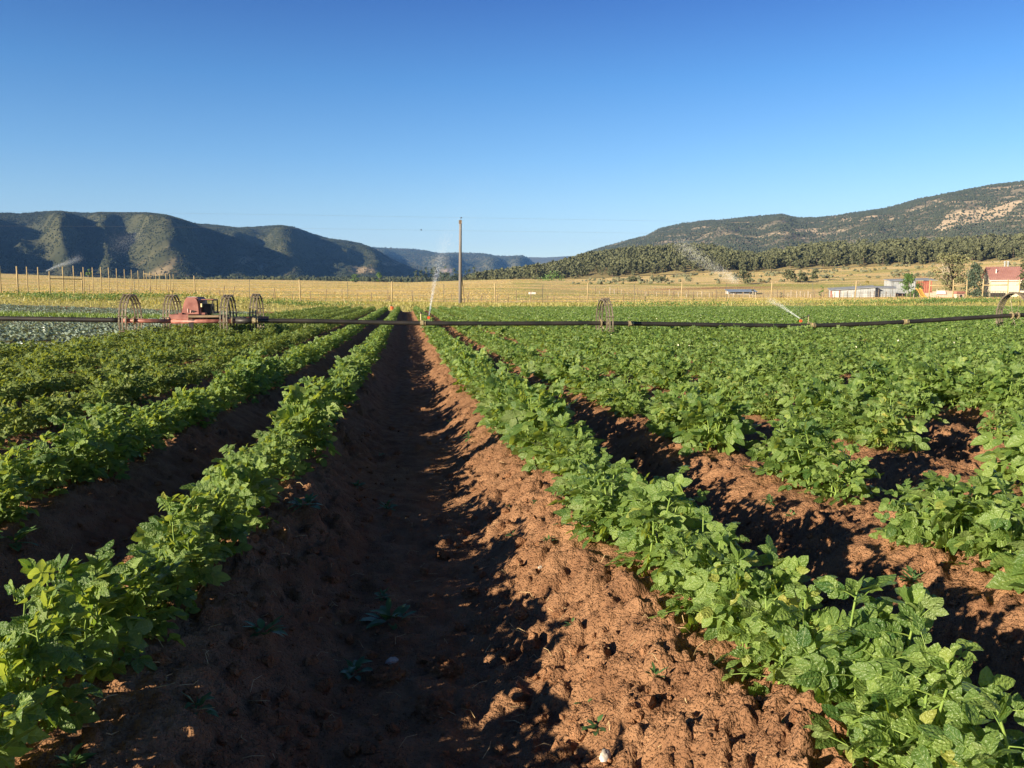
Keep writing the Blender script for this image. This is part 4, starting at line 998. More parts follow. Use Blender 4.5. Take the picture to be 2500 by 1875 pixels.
mb.box(rel((x0 + .12, PY + .55, zb + .15)), (.22, .5, .28)); mb.build('engine_block', M_darkmetal, line)
mb = MB(); mb.box(rel((x0 + .16, PY + .5, zb + .41)), (.34, .62, .02)); mb.build('radiator_cover', M_red, line)
mb = MB(); mb.tube([rel((x0 + .03, PY + .1, zb + .2)), rel((x0 + .03, PY + .1, zb + .30))], .03, 10); mb.build('air_filter', M_brass, line)
# couplers along the pipe, drains and sprinklers
mb = MB()
for px in (620, 1028, 1535, 1978, 2205): 
    x = pipe_at(px, 785)[0]; z_ = float(zpipe(x)); mb.ring(rel((x, PY, z_)), 'x', .092, .05, .03, 16); mb.ring(rel((x + .12, PY, z_)), 'x', .085, .03, .02, 16); mb.box(rel((x + .05, PY - .07, z_ + .02)), (.05, .05, .12))
mb.build('coupler', M_brass, line)
def sprinkler(px, lean, head_px, head_py):
    x = pipe_at(px, 785)[0]; z_ = float(zpipe(x)); h = pipe_at(head_px, head_py, PY)
    e = empty('sprinkler'); e.parent = line; e.location = rel((x, PY, z_))
    mb = MB(); mb.tube([(0, 0, -.1), (0, 0, .30)], .016, 8); mb.ring((0, 0, -.12), 'x', .05, .05, .03, 12); mb.box((0, 0, .07), (.05, .05, .06)); mb.build('riser', M_brass, e)
    hx_, hz_ = h[0] - x, h[2] - z_
    mb = MB(); mb.tube([(0, 0, .29), (hx_ * .5, -.02, .26), (hx_, -.03, max(.06, hz_ + .06))], .012, 6); mb.sphere((0, 0, .30), .03); mb.build('sprinkler_arm', M_darkmetal, e)
    mb = MB(); 
    for k in range(7):
        a = k * .9; mb.box((hx_ + .03 * math.cos(a), -.04, hz_ + .03 * math.sin(a)), (.03, .03, .028), 0)
    mb.sphere((hx_, -.04, hz_), .03, 10, 6, (1, .6, 1)); mb.build('deflector', M_orange, e)
    return np.array([h[0], PY - .03, h[2]])
h1 = sprinkler(1028, 0, 1047, 775); h2 = sprinkler(1972, 0, 1952, 783)

# ------------------------------------------------------------------ fences
def post(parent, px, d, h, r, material, lean=0.0, name='post', n=8, sink=.3):
    x, y = pos(px, d); z = gz1(x, y); mb = MB(); k = random.Random(int(px * 7)).uniform(-1, 1) * .02
    mb.tube([(0, 0, -sink), (lean * .5 + k, 0, h * .5), (lean, 0, h)], [r, r * .97, r * .93], n)
    mb.build(name, material, parent, smooth=True, loc=(x - parent.location[0], y - parent.location[1], z - parent.location[2])); return np.array([x, y, z])
def netting(parent, pts, heights, r=.004, vstep=.6, name='wire_netting'):
    mb = MB()
    for h in heights: mb.tube([p + [0, 0, h] - np.array(parent.location) for p in pts], r, 3, cap=False)
    if vstep:
        for a, b in zip(pts[:-1], pts[1:]):
            n_ = max(1, int(np.linalg.norm(b - a) / vstep))
            for k in range(n_):
                p = a + (b - a) * k / n_ - np.array(parent.location); mb.tube([p + [0, 0, heights[0]], p + [0, 0, heights[-1]]], r * .8, 3, cap=False)
    mb.build(name, M_wire, parent)
def fd(px): return np.interp(px, [100, 480, 740, 960, 1210, 2083, 2500], [87, 104, 92, 96, 103, 102, 100])
fence = empty('deer_fence', (*pos(1250, 103), gz1(*pos(1250, 103)))); tag(fence, 'tall wire deer fence on pale wooden posts beyond the crop', 'fence')
pts = []
for (px, thick) in [(129, 2), (208, 2), (335, 1), (480, 2), (612, 1), (737, 2), (851, 1), (959, 2), (1084, 1), (1210, 2), (1323, 1), (1433, 2), (1548, 1), (1661, 2), (1772, 1), (1879, 2), (1981, 1), (2083, 2), (2173, 1), (2262, 2), (2321, 2), (2354, 2), (2392, 2), (2453, 2), (2482, 2), (2560, 2)]:
    h = 2.5 if thick == 2 else 2.35
    pts.append(post(fence, px, fd(px), h, .072 if thick == 2 else .028, M_wood if thick == 2 else M_tpost, lean=random.Random(px).uniform(-.12, .12), name='wooden_post' if thick == 2 else 'steel_post'))
netting(fence, pts, [.15, .3, .5, .7, .95, 1.2, 1.5, 1.8, 2.1, 2.3])
pd_ = {p: q for p, q in zip([129, 208], pts[:2])}
def rail(parent, a, b, h, r=.055, name='brace_rail', material=None):
    mb = MB(); L_ = np.array(parent.location); mb.tube([a + [0, 0, h] - L_, b + [0, 0, h] - L_], r, 7); mb.build(name, material or M_wood, parent, smooth=True)
rail(fence, pts[0], pts[1], 1.75); rail(fence, pts[19], pts[20], 1.85); rail(fence, pts[20], pts[21], 1.85); rail(fence, pts[22], pts[23], 1.85)
# the same kind of fence running away on the left
f2 = empty('deer_fence', (*pos(205, 130), gz1(*pos(205, 130)))); tag(f2, 'line of pale fence posts running away behind the left H brace', 'fence')
pts2 = []
for (px, yb_, yt_) in [(-70, 697, 645), (10, 694, 650), (51, 707, 651), (75, 690, 652), (102, 692, 653), (162, 691, 652), (188, 686, 650), (212, 687, 653), (234, 686, 654), (254, 685, 653), (273, 684, 654), (292, 682, 656), (311, 681, 658), (328, 681, 659.5), (344, 681, 661), (358, 683, 662), (364, 684, 667), (373, 685.5, 664), (387, 686, 666), (396, 686, 667), (411, 688, 668), (421, 686, 670), (429, 689, 670)]:
    h = 2.5; d = h * FPX / max(yb_ - yt_, 14) if px != 51 else 92
    d = np.clip(d, 92, 235); x, y = pos(px, d); zt_ = zat(yb_, d); zg = gz1(x, y)
    mb = MB(); mb.tube([(0, 0, min(zg, zt_) - zt_ - .3), (0, 0, 1.2), (0, 0, (yb_ - yt_) / FPX * d)], .085, 7); L_ = np.array(f2.location)
    mb.build('wooden_post', M_wood, f2, smooth=True, loc=(x - L_[0], y - L_[1], zt_ - L_[2])); 
    if px not in (51,): pts2.append(np.array([x, y, zt_]))
netting(f2, pts2, [.4, .9, 1.4, 2.0], r=.006, vstep=0)
rail(f2, pts2[14], pts2[17], 1.6, .06); rail(f2, pts2[17], pts2[20], 1.55, .06)
# old low wire fence beyond the road
f3 = empty('wire_fence', (*pos(1100, 146), gz1(*pos(1100, 146)))); tag(f3, 'low old wire fence with crooked dark posts beyond the road', 'fence')
rr3 = random.Random(8); pts3 = []
for px in (225, 278, 325, 372, 417, 424, 543, 548, 572, 672, 676, 717, 761, 797, 837, 872, 909, 949, 952, 1008, 1104, 1141, 1176, 1215, 1241, 1260, 1296, 1334, 1352, 1415, 1446, 1520, 1573, 1638, 1690, 1745):
    d = 146 + rr3.uniform(-2, 2); h = rr3.choice([1.0, 1.3, 1.6, 1.9]); pts3.append(post(f3, px, d, h, rr3.uniform(.04, .075), M_oldwood, lean=rr3.uniform(-.35, .45) if rr3.random() < .4 else rr3.uniform(-.06, .06), name='old_post', n=6))
netting(f3, pts3, [.3, .7, 1.0], r=.005, vstep=0)
# corral pickets in front of the sheds
f4 = empty('corral_fence', (*pos(1800, 225), gz1(*pos(1800, 225)))); tag(f4, 'grey corral fence of uneven pickets in front of the low sheds', 'fence')
pts4 = []
for k in range(92):
    px = 1450 + k * 9.6 + rr3.uniform(-3, 3)
    pts4.append(post(f4, px, np.interp(px, [1450, 2340], [232, 205]) + rr3.uniform(-1, 1), rr3.choice([.9, 1.2, 1.5, 1.7, 2.0]), rr3.uniform(.05, .11), M_deadwood if rr3.random() < .5 else M_oldwood, lean=rr3.uniform(-.1, .1), name='picket', n=6))
netting(f4, pts4, [.5, 1.0, 1.3], r=.02, vstep=0, name='rail')

# ------------------------------------------------------------------ power pole, wires, bird, red bucket
px_, pyb = 1124, 740
d_p = 96.0; x, y = pos(px_, d_p); z = gz1(x, y); hp = zat(541, d_p) - z
pole = empty('utility_pole', (x, y, z)); tag(pole, 'tall bare wooden utility pole behind the crop', 'utility pole')
mb = MB(); mb.tube([(0, 0, -.5), (.04, 0, hp * .5), (.10, 0, hp)], [.19, .165, .14], 14); mb.build('pole', M_pole, pole, smooth=True)
mb = MB(); mb.tube([(.12, 0, hp), (.14, 0, hp + .2)], .02, 6); mb.sphere((.17, 0, hp + .27), .085); mb.build('insulator', M_darkmetal, pole)
mb = MB(); mb.box((.06, 0, hp - .2), (.30, .29, .4)); mb.build('pole_cap', M_oldwood, pole)
mb = MB(); mb.tube([(.5, 0, -.3), (.42, .0, 1.0), (.16, 0, 3.4)], .05, 6); mb.build('brace', M_oldwood, pole)
wl_ = empty('power_line', (x, y, z + hp)); tag(wl_, 'two thin power line wires crossing the sky', 'power line')
for (pts_, nm) in (([(-500, 512), (300, 523), (700, 528), (1126, 535), (1500, 541), (1900, 548), (3100, 560)], 'wire'), ([(-500, 553), (300, 556), (700, 560), (1126, 566), (1500, 571), (1900, 577), (3100, 590)], 'wire')):
    xs_ = np.linspace(-500, 3100, 90); ys_ = np.interp(xs_, [a for a, _ in pts_], [b for _, b in pts_]); mb = MB()
    L_ = np.array(wl_.location); k = (xs_ - CX) / FPX; dW = (d_p * C7 - (px_ - CX) / FPX * d_p * S7) / (C7 - k * S7)
    P_ = np.array([[*pos(a, d_), zat(b, d_)] for a, b, d_ in zip(xs_, ys_, dW)]) - L_; mb.tube(P_, .0048, 4, cap=False); mb.build(nm, M_wire, wl_)
bx = np.array([*pos(1031, 60), zat(565, 60)]); bird = empty('bird', bx, .4); bird.scale = (.42, .42, .42); tag(bird, 'small dark bird flying left of the utility pole', 'bird')
mb = MB(); mb.sphere((0, 0, 0), .05, 10, 8, (2.0, .8, .8)); mb.sphere((.10, 0, .03), .03, 8, 6); mb.add([[.12, .01, .03], [.12, -.01, .03], [.16, 0, .025], [.12, 0, .04]], T=[[0, 1, 2], [1, 3, 2], [3, 0, 2]]); mb.add([[-.08, .025, 0], [-.08, -.025, 0], [-.2, -.04, .01], [-.2, .04, .01], [-.14, 0, .02]], T=[[0, 1, 4], [1, 2, 4], [2, 3, 4], [3, 0, 4]]); mb.build('body', M_darkmetal, bird, smooth=True)
for s_ in (1, -1):
    mb = MB(); mb.add([[.05, .03 * s_, .02], [-.05, .03 * s_, .02], [.04, .13 * s_, .14], [-.05, .12 * s_, .13], [-.03, .24 * s_, .20], [0, .08 * s_, .09]], T=[[0, 5, 1], [0, 2, 5], [1, 5, 3], [5, 2, 3], [2, 4, 3]]); mb.build('wing', M_darkmetal, bird)
x, y = pos(958, 80); z = gz1(x, y); bk = empty('bucket', (x, y, z + .18)); bk.scale = (.55, .55, .55); tag(bk, 'orange red bucket standing below a fence post at the crop end', 'bucket')
mb = MB(); mb.tube([(0, 0, -.28), (0, 0, .2), (0, 0, .22), (0, 0, .30)], [.24, .30, .33, .33], 20); mb.build('body', M_orange, bk, smooth=False)
mb = MB(); a = np.linspace(0, math.pi, 12); mb.tube(np.column_stack([.33 * np.cos(a), 0 * a, .28 + .22 * np.sin(a)]), .015, 5); mb.build('handle', M_wire, bk)
# ------------------------------------------------------------------ farm buildings
M_cream = mat('cream_siding', (.52, .47, .36), (.60, .55, .42), scale=1.2, rough=.8, stretch=(.6, .6, 8))
M_maroon = mat('maroon_metal_roof', (.29, .145, .125), (.34, .18, .155), scale=.8, rough=.5, spec=.4)
M_trim = mat('white_trim', (.74, .71, .64), rough=.6)
M_glass = mat('window_glass', (.03, .035, .04), rough=.1, spec=.8)
M_galv = mat('galvanised_sheet', (.25, .275, .29), (.37, .39, .40), scale=.9, rough=.6, metal=0.0, detail=8)
M_galvroof = mat('grey_sheet_roof', (.22, .245, .27), (.33, .35, .37), scale=.7, rough=.7, metal=0.0, detail=8)
M_bluesheet = mat('blue_grey_sheet_roof', (.17, .23, .33), (.24, .31, .41), scale=.7, rough=.6, metal=0.0)
M_redbarn = mat('rusty_red_sheet', (.28, .09, .06), (.37, .14, .095), scale=1.0, rough=.7, detail=8)
M_white = mat('whitewashed_board', (.46, .46, .45), (.58, .57, .55), scale=1.5, rough=.8)
M_yellow = mat('yellow_plastic', (.48, .26, .05), (.55, .33, .08), scale=2, rough=.4, spec=.5)
M_pink = mat('faded_pink_block', (.50, .36, .28), (.60, .46, .38), scale=1.0, rough=.9)

def place(px, d, yb_=None):
    x, y = pos(px, d); return np.array([x, y, gz1(x, y) if yb_ is None else zat(yb_, d)])
def corrugated(a, b, h0a, h0b, z0, step=.22, amp=.035):
    """ribbed sheet wall from a to b (x,y), top heights at the two ends"""
    a, b = np.array(a, float), np.array(b, float); L_ = np.linalg.norm(b - a); n = max(2, int(L_ / step)); t = np.linspace(0, 1, n + 1)
    nrm = np.array([-(b - a)[1], (b - a)[0]]) / L_; off = amp * (np.arange(n + 1) % 2)
    p = a + (b - a) * t[:, None] + nrm * off[:, None]; top = h0a + (h0b - h0a) * t
    V = np.concatenate([np.column_stack([p, np.full(n + 1, z0)]), np.column_stack([p, top])]); k = n + 1
    return V, [[i, i + 1, k + i + 1, k + i] for i in range(n)]

# farmhouse
loc = place(2462, 206, 722); house = empty('farmhouse', loc, -YAW - math.radians(16)); tag(house, 'cream farmhouse with a maroon metal roof at right edge', 'house')
L_, W_, H_, RH = 13.5, 8.5, 4.0, 2.9
mb = MB(); x0_ = -5.4
for (a, b) in (((x0_, -W_ / 2), (x0_ + L_, -W_ / 2)), ((x0_ + L_, -W_ / 2), (x0_ + L_, W_ / 2)), ((x0_ + L_, W_ / 2), (x0_, W_ / 2)), ((x0_, W_ / 2), (x0_, -W_ / 2))):
    mb.add([[*a, -1], [*b, -1], [*b, H_], [*a, H_]], [[0, 1, 2, 3]])
for xx in (x0_, x0_ + L_): mb.add([[xx, -W_ / 2, H_], [xx, W_ / 2, H_], [xx, 0, H_ + RH - .15]], T=[[0, 1, 2]])
mb.build('wall', M_cream, house)
mb = MB()
for s_ in (-1, 1):
    e0, e1 = (W_ / 2 + .5) * s_, 0; ze, zr_ = H_ - .35, H_ + RH
    mb.add([[x0_ - .4, e0, ze], [x0_ + L_ + .4, e0, ze], [x0_ + L_ + .4, e1, zr_], [x0_ - .4, e1, zr_], [x0_ - .4, e0, ze - .1], [x0_ + L_ + .4, e0, ze - .1], [x0_ + L_ + .4, e1, zr_ - .1], [x0_ - .4, e1, zr_ - .1]],
           [[0, 1, 2, 3], [7, 6, 5, 4], [0, 4, 5, 1], [0, 3, 7, 4], [1, 5, 6, 2]])
    for k in range(34):
        xx = x0_ - .3 + k * .42; mb.add([[xx, e0, ze + .002], [xx + .05, e0, ze + .002], [xx + .05, e1, zr_ + .002], [xx, e1, zr_ + .002], [xx, e0, ze + .05], [xx + .05, e0, ze + .05], [xx + .05, e1, zr_ + .05], [xx, e1, zr_ + .05]], [[4, 5, 6, 7], [0, 4, 7, 3], [1, 2, 6, 5]])
rf = mb.build('roof', M_maroon, house)
mb = MB(); mb.tube([(-4.0, -2.3, H_ + 1.2), (-4.0, -2.3, H_ + 2.25)], .11, 8); mb.build('vent_pipe', M_trim, rf)
mb = MB(); mb.tube([(-1.6, .5, H_ + RH - .6), (-1.6, .5, H_ + RH + 1.0)], .16, 10); mb.tube([(-1.6, .5, H_ + RH + 1.0), (-1.6, .5, H_ + RH + 1.3)], [.3, .2], 10); mb.tube([(-.9, .5, H_ + RH - .6), (-.9, .5, H_ + RH + 1.0)], .16, 10); mb.tube([(-.9, .5, H_ + RH + 1.0), (-.9, .5, H_ + RH + 1.3)], [.3, .2], 10); mb.build('chimney', M_galv, rf)
mb = MB(); mb.box((x0_ + L_ / 2, -W_ / 2 - .52, H_ - .43), (L_ + .8, .05, .16)); mb.build('fascia', M_trim, house)
for (xx, ww, zz, hh) in ((1.0, 1.1, 1.75, 1.2), (5.5, 1.4, 1.75, 1.2)):
    mb = MB(); mb.box((xx, -W_ / 2 - .03, zz), (ww + .2, .06, hh + .2)); w_ = mb.build('window', M_trim, house); mb = MB(); mb.box((xx, -W_ / 2 - .065, zz), (ww, .02, hh)); mb.build('pane', M_glass, w_)
mb = MB(); mb.box((3.2, -W_ / 2 - .03, 1.0), (.95, .06, 2.1)); dr_ = mb.build('door', M_white, house); mb = MB(); mb.sphere((3.55, -W_ / 2 - .1, 1.0), .06, 8, 6); mb.build('handle', M_brass, dr_)
# grey mesh crates beside the house
e = empty('wire_cage', place(2432, 190), -.3); tag(e, 'dark wire cage in the weeds in front of the farmhouse', 'cage')
mb = MB()
for k in range(11): mb.box((-1.6 + .32 * k, 0, .7), (.05, .05, 1.4)); mb.box((-1.6 + .32 * k, 1.0, .7), (.05, .05, 1.4))
for z_ in (.15, .75, 1.38): mb.box((0, .0, z_), (3.3, .045, .05)); mb.box((0, 1.0, z_), (3.3, .045, .05))
mb.build('frame', M_tpost, e)
mb = MB(); mb.box((0, .5, .55), (2.9, .7, .9)); mb.build('crate', M_darkmetal, e)

# long low barn of galvanised sheet
loc = place(2098, 246, 727); barn = empty('metal_barn', loc, -YAW - .25); tag(barn, 'long low barn of pale galvanised sheet with grey roof', 'barn')
mb = MB(); 
mb.add(*corrugated((-8.4, -3.2), (3.2, -3.2), 2.15, 2.95, -.6)); mb.add(*corrugated((3.2, -3.2), (3.2, 3.2), 2.95, 3.5, -.6)); mb.add(*corrugated((3.2, 3.2), (-8.4, 3.2), 3.5, 2.75, -.6)); mb.add(*corrugated((-8.4, 3.2), (-8.4, -3.2), 2.75, 2.15, -.6)); mb.build('wall', M_galv, barn)
mb = MB(); v = [[-8.9, -3.7, 2.13], [3.5, -3.7, 3.0], [3.5, 3.5, 3.62], [-8.9, 3.5, 2.86]]; mb.add(v + [[a, b, c - .1] for a, b, c in v], [[0, 1, 2, 3], [7, 6, 5, 4], [0, 4, 5, 1], [1, 5, 6, 2], [2, 6, 7, 3], [3, 7, 4, 0]]); mb.build('roof', M_galvroof, barn)
mb = MB(); mb.add(*corrugated((3.45, -1.0), (9.0, -1.0), 2.75, 2.6, -.6)); mb.add(*corrugated((9.0, -1), (9.0, 4.0), 2.6, 3.2, -.6)); mb.build('lean_to', M_galvroof, barn)
mb = MB(); v = [[3.4, -1.3, 2.8], [9.3, -1.3, 2.65], [9.3, 4.2, 3.35], [3.4, 4.2, 3.4]]; mb.add(v + [[a, b, c - .08] for a, b, c in v], [[0, 1, 2, 3], [7, 6, 5, 4], [0, 4, 5, 1], [1, 5, 6, 2]]); mb.build('lean_to_roof', M_galvroof, barn)
mb = MB(); mb.box((-8.45, -3.28, .8), (.35, .12, 2.8)); mb.box((-6.2, -3.3, .8), (.22, .12, 2.9)); mb.build('door_post', M_redbarn, barn)
mb = MB(); mb.box((-7.3, -3.23, .7), (1.9, .05, 2.4)); mb.build('door', M_white, barn)
# tall shed with grey and rust red sheeting
loc = place(2222, 252, 727); shed = empty('metal_shed', loc, -YAW - .08); tag(shed, 'tall corrugated shed, grey at left and rust red at right', 'shed')
mb = MB(); mb.add(*corrugated((-6.1, 0), (.9, 0), 4.7, 5.0, 1.25, .3, .05)); mb.add(*corrugated((-6.1, 6), (-6.1, 0), 5.2, 4.7, -.5)); mb.build('grey_wall', M_galv, shed)
mb = MB(); mb.add(*corrugated((-6.0, -.05), (-2.2, -.05), 1.25, 1.25, -.5, .3, .05)); mb.build('lower_panel', M_redbarn, shed)
mb = MB(); mb.add(*corrugated((.9, -.3), (5.3, -.3), 4.7, 4.9, -.5, .3, .06)); mb.add(*corrugated((5.3, -.3), (5.3, 6), 4.9, 5.2, -.5)); mb.build('red_wall', M_redbarn, shed)
mb = MB(); v = [[-6.3, -.4, 4.82], [.9, -.4, 5.12], [6.9, -.1, 5.1], [6.9, 6.4, 5.9], [-6.3, 6.4, 5.55]]; mb.add(v + [[a, b, c - .1] for a, b, c in v], T=[[0, 1, 4], [1, 2, 3], [1, 3, 4], [5, 9, 6], [6, 8, 7], [6, 9, 8]], Q=[[0, 5, 6, 1], [1, 6, 7, 2], [2, 7, 8, 3], [3, 8, 9, 4], [4, 9, 5, 0]]); mb.build('roof', M_galvroof, shed)
# open low shed
loc = place(1809, 262, 733); s3 = empty('animal_shed', loc, -YAW + .05); tag(s3, 'small white open fronted shed with a blue grey roof', 'shed')
mb = MB(); mb.box((0, 2.6, 1.1), (8.6, .12, 3.2)); mb.box((-4.25, 1.2, 1.1), (.12, 2.7, 3.2)); mb.box((4.25, 1.2, 1.1), (.12, 2.7, 3.2)); mb.box((0, -.05, .75), (8.3, .1, 2.5)); mb.build('wall', M_white, s3)
mb = MB(); v = [[-4.6, -.6, 2.62], [4.6, -.6, 2.62], [4.6, 3.0, 3.35], [-4.6, 3.0, 3.35]]; mb.add(v + [[a, b, c - .08] for a, b, c in v], [[0, 1, 2, 3], [7, 6, 5, 4], [0, 4, 5, 1], [1, 5, 6, 2], [2, 6, 7, 3], [3, 7, 4, 0]]); mb.build('roof', M_bluesheet, s3)
for xx in (-4.3, -2.2, 0, 2.2, 4.3):
    mb = MB(); mb.box((xx, -.25, 1.0), (.16, .16, 3.1)); mb.build('post', M_oldwood, s3)
# slide
loc = place(2243, 205, 729); sl = empty('slide', loc, -YAW + .25); tag(sl, 'orange yellow playground slide standing beside the rust red shed', 'slide')
mb = MB(); P_ = [(.0, 1.4, 2.3), (.0, .9, 2.3), (0, .4, 1.9), (0, -.5, .7), (0, -1.0, .35), (0, -1.5, .3)]
for i in range(len(P_) - 1):
    a, b = P_[i], P_[i + 1]; wv = .55
    mb.add([[-wv, a[1], a[2]], [wv, a[1], a[2]], [wv, b[1], b[2]], [-wv, b[1], b[2]], [-wv, a[1], a[2] - .05], [wv, a[1], a[2] - .05], [wv, b[1], b[2] - .05], [-wv, b[1], b[2] - .05]], [[0, 1, 2, 3], [7, 6, 5, 4]])
    for s_ in (-wv, wv): mb.add([[s_ - .03, a[1], a[2] - .05], [s_ + .03, a[1], a[2] - .05], [s_ + .03, b[1], b[2] - .05], [s_ - .03, b[1], b[2] - .05], [s_ - .03, a[1], a[2] + .22], [s_ + .03, a[1], a[2] + .22], [s_ + .03, b[1], b[2] + .22], [s_ - .03, b[1], b[2] + .22]], [[4, 5, 6, 7], [0, 3, 7, 4], [1, 5, 6, 2]])
mb.build('chute', M_yellow, sl)
mb = MB()
for s_ in (-.6, .6): mb.tube([(s_, 1.4, -.3), (s_, 1.4, 2.75)], .05, 8); mb.tube([(s_, -1.3, -.3), (s_, -1.3, .3)], .05, 8)
for k in range(6): mb.tube([(-.6, 1.4, .3 + .36 * k), (.6, 1.4, .3 + .36 * k)], .035, 6)
mb.build('ladder', M_darkmetal, sl)
# pale yard wall and a low red roofed hutch
loc = place(2292, 205, 729); yw = empty('yard_wall', loc, -YAW); tag(yw, 'long pale pinkish yard wall behind the H brace posts', 'wall')
hts = [1.35, 1.45, 1.7, 2.0, 2.05, 1.9, 1.75, 1.6, 1.4, 1.35]
mb = MB()
for k in range(9): mb.box((-3.4 + k * .92, .02 * (k % 2), hts[k] / 2 - .2), (.915, .3, hts[k] + .4))
mb.build('blocks', M_pink, yw)
mb = MB(); mb.box((-.2, -.35, 1.45), (2.3, .1, .75), 0, .85); mb.build('tarp', mat('white_tarp', (.72, .70, .66), rough=.6), yw)
loc = place(2340, 192, 727); hu = empty('hutch', loc, -YAW + .2); tag(hu, 'low hutch with a faded red roof below the spruce', 'hutch')
mb = MB(); mb.box((0, .6, .45), (1.9, 1.0, 1.1)); mb.build('wall', M_pink, hu)
mb = MB(); mb.prism([(-1.2, .95), (1.2, .95), (1.0, 1.42), (-1.0, 1.42)], -.1, 1.3); mb.build('roof', M_red, hu)
mb = MB(); mb.box((.1, .08, .4), (.5, .04, .6)); mb.build('opening', M_darkmetal, hu)
# yellow hay rake tractor far off
loc = place(1500, 252, 731); tr = empty('tractor', loc, -YAW + .15); tag(tr, 'yellow farm machine with a red drawbar parked beyond the fence', 'farm machine')
mb = MB(); mb.prism([(-.2, .35), (1.9, .35), (1.95, .9), (1.5, 1.25), (.6, 1.3), (.05, 1.0)], -.7, .7); mb.build('body', mat('yellow_paint', (.72, .36, .02), (.78, .44, .05), scale=3, rough=.45), tr)
mb = MB(); mb.box((-1.5, 0, .55), (2.6, .25, .2)); mb.box((-2.4, 0, .75), (.7, .9, .5), .1); mb.tube([(-2.7, 0, .5), (-3.4, 0, .4)], .07, 6); mb.build('drawbar', M_redbarn, tr)
for (xx, yy_, r_) in ((.4, -.8, .5), (.4, .8, .5), (1.6, -.8, .35), (-2.3, -.6, .3)):
    w_ = empty('wheel'); w_.parent = tr; w_.location = (xx, yy_, r_ - .12); mb = MB(); mb.ring((0, 0, 0), 'y', r_, .22, r_ * .45, 20); mb.build('tyre', M_darkmetal, w_); mb = MB(); mb.ring((0, 0, 0), 'y', r_ * .55, .12, r_ * .45, 14); mb.build('rim', M_white, w_)
# white board on the meadow fence
loc = place(1298, 147); sg = empty('board', loc + [0, -.3, 0], -YAW); tag(sg, 'small white board fixed to a post of the low wire fence', 'board')
mb = MB(); mb.box((0, 0, 1.35), (1.25, .04, .32), 0, .97); mb.build('panel', M_white, sg); mb = MB(); mb.box((-.25, .06, .6), (.08, .08, 1.8)); mb.build('post', M_oldwood, sg)

# ------------------------------------------------------------------ trees and bushes by the farm
def tree(name, label, px, d, h, rad, n, size, shape, material, seed, nclump=18, base=.2, trunk_r=.15, limbs=0, yb_=None, bare=0, cat='tree'):
    rng = np.random.default_rng(seed); e = empty(name, place(px, d, yb_)); tag(e, label, cat)
    C, cl = crown_points(n, nclump, rng, h * base, h * .97, rad, shape); V, F = cards(C, rng.uniform(.7, 1.3, n) * size, rng); obj('crown', mesh_data('crown', V, [F]), material, e)
    mb = MB(); mb.tube([[0, 0, -.4], [.1 * rad * .3, 0, h * .3], [-.06 * rad, .05, h * .6], [.0, 0, h * .92]], [trunk_r, trunk_r * .8, trunk_r * .5, trunk_r * .15], 8)
    for k in range(limbs):
        c = cl[rng.integers(0, len(cl))]; z0 = min(h * .55, max(h * .12, c[2] * .55)); mb.tube([[0, 0, z0], c * [.5, .5, 0] + [0, 0, (z0 + c[2]) * .52], c], [trunk_r * .45, trunk_r * .3, trunk_r * .1], 5)
    mb.build('trunk', M_bark, e, smooth=True)
    for k in range(bare):
        a = rng.random() * 6.283; r_ = rad * rng.uniform(.5, 1.0); zt_ = h * rng.uniform(.45, .95); z0 = h * rng.uniform(.15, .4); mb = MB()
        P0 = np.array([0, 0, z0]); P3 = np.array([r_ * math.cos(a), r_ * math.sin(a) * .6 - .6, zt_]); m1 = P0 + (P3 - P0) * .4 + rng.normal(0, .25, 3); m2 = P0 + (P3 - P0) * .75 + rng.normal(0, .3, 3)
        mb.tube([P0, m1, m2, P3], [.13, .10, .06, .02], 6)
        for _ in range(3):
            q = m1 + (P3 - m1) * rng.random(); mb.tube([q, q + rng.normal(0, .35, 3) + [0, 0, .3], q + rng.normal(0, .6, 3) + [0, 0, .5]], [.05, .03, .01], 4)
        mb.build('bare_branch', M_deadwood, e, smooth=True)
    return e
def top_heavy(u): return np.clip(.35 + .9 * u - .75 * np.clip(u - .75, 0, 1) * 3, .1, 1.1)
tree('old_juniper', 'big ragged juniper with bare grey branches beside the farmhouse', 2316, 214, 10.8, 4.8, 1500, .5, top_heavy, leaf_mat('old_juniper_foliage', (.07, .085, .04), (.24, .24, .12), (.16, .17, .08), trans=.1, rough=.7, spec=.15, veins=False), 91, 26, .14, .42, 8, 727, 13)
sp = tree('spruce_tree', 'blue green spruce between the old juniper and the farmhouse', 2372, 205, 7.6, 2.7, 1700, .42, cone_shape, M_spruce, 92, 60, .03, .14, 0, 723)
tree('leafy_tree', 'bright leafy young tree in front of the rust red shed', 2213, 222, 5.9, 3.1, 1400, .42, round_shape, M_broad, 93, 22, .02, .1, 6, 729)
tree('leafy_tree', 'leafy tree hiding the right end of the farmhouse', 2506, 185, 8.4, 3.2, 1100, .5, round_shape, M_pine, 94, 18, .12, .25, 6, 727)
tree('poplar_sapling', 'slim young poplar standing left of the metal barn', 2001, 226, 3.6, .75, 120, .28, round_shape, M_broad, 95, 8, .05, .04, 3, 729)
tree('bush', 'dark bush at the right end of the small white shed', 1836, 240, 2.6, 1.2, 150, .32, round_shape, M_scrub, 96, 8, .05, .05, 3, 731, cat='bush')
tree('bush', 'low olive bush between the small shed and the barn', 1904, 232, 1.6, .8, 80, .28, round_shape, M_spruce, 97, 8, .05, .05, 2, 730, cat='bush')
tree('bush', 'yellow flowering bush behind the metal barn roof', 2110, 300, 5.2, 1.9, 200, .45, round_shape, leaf_mat('yellow_leaf', (.22, .20, .05), (.42, .34, .09), (.3, .25, .08), veins=False), 98, 10, .1, .08, 3, 722, cat='bush')
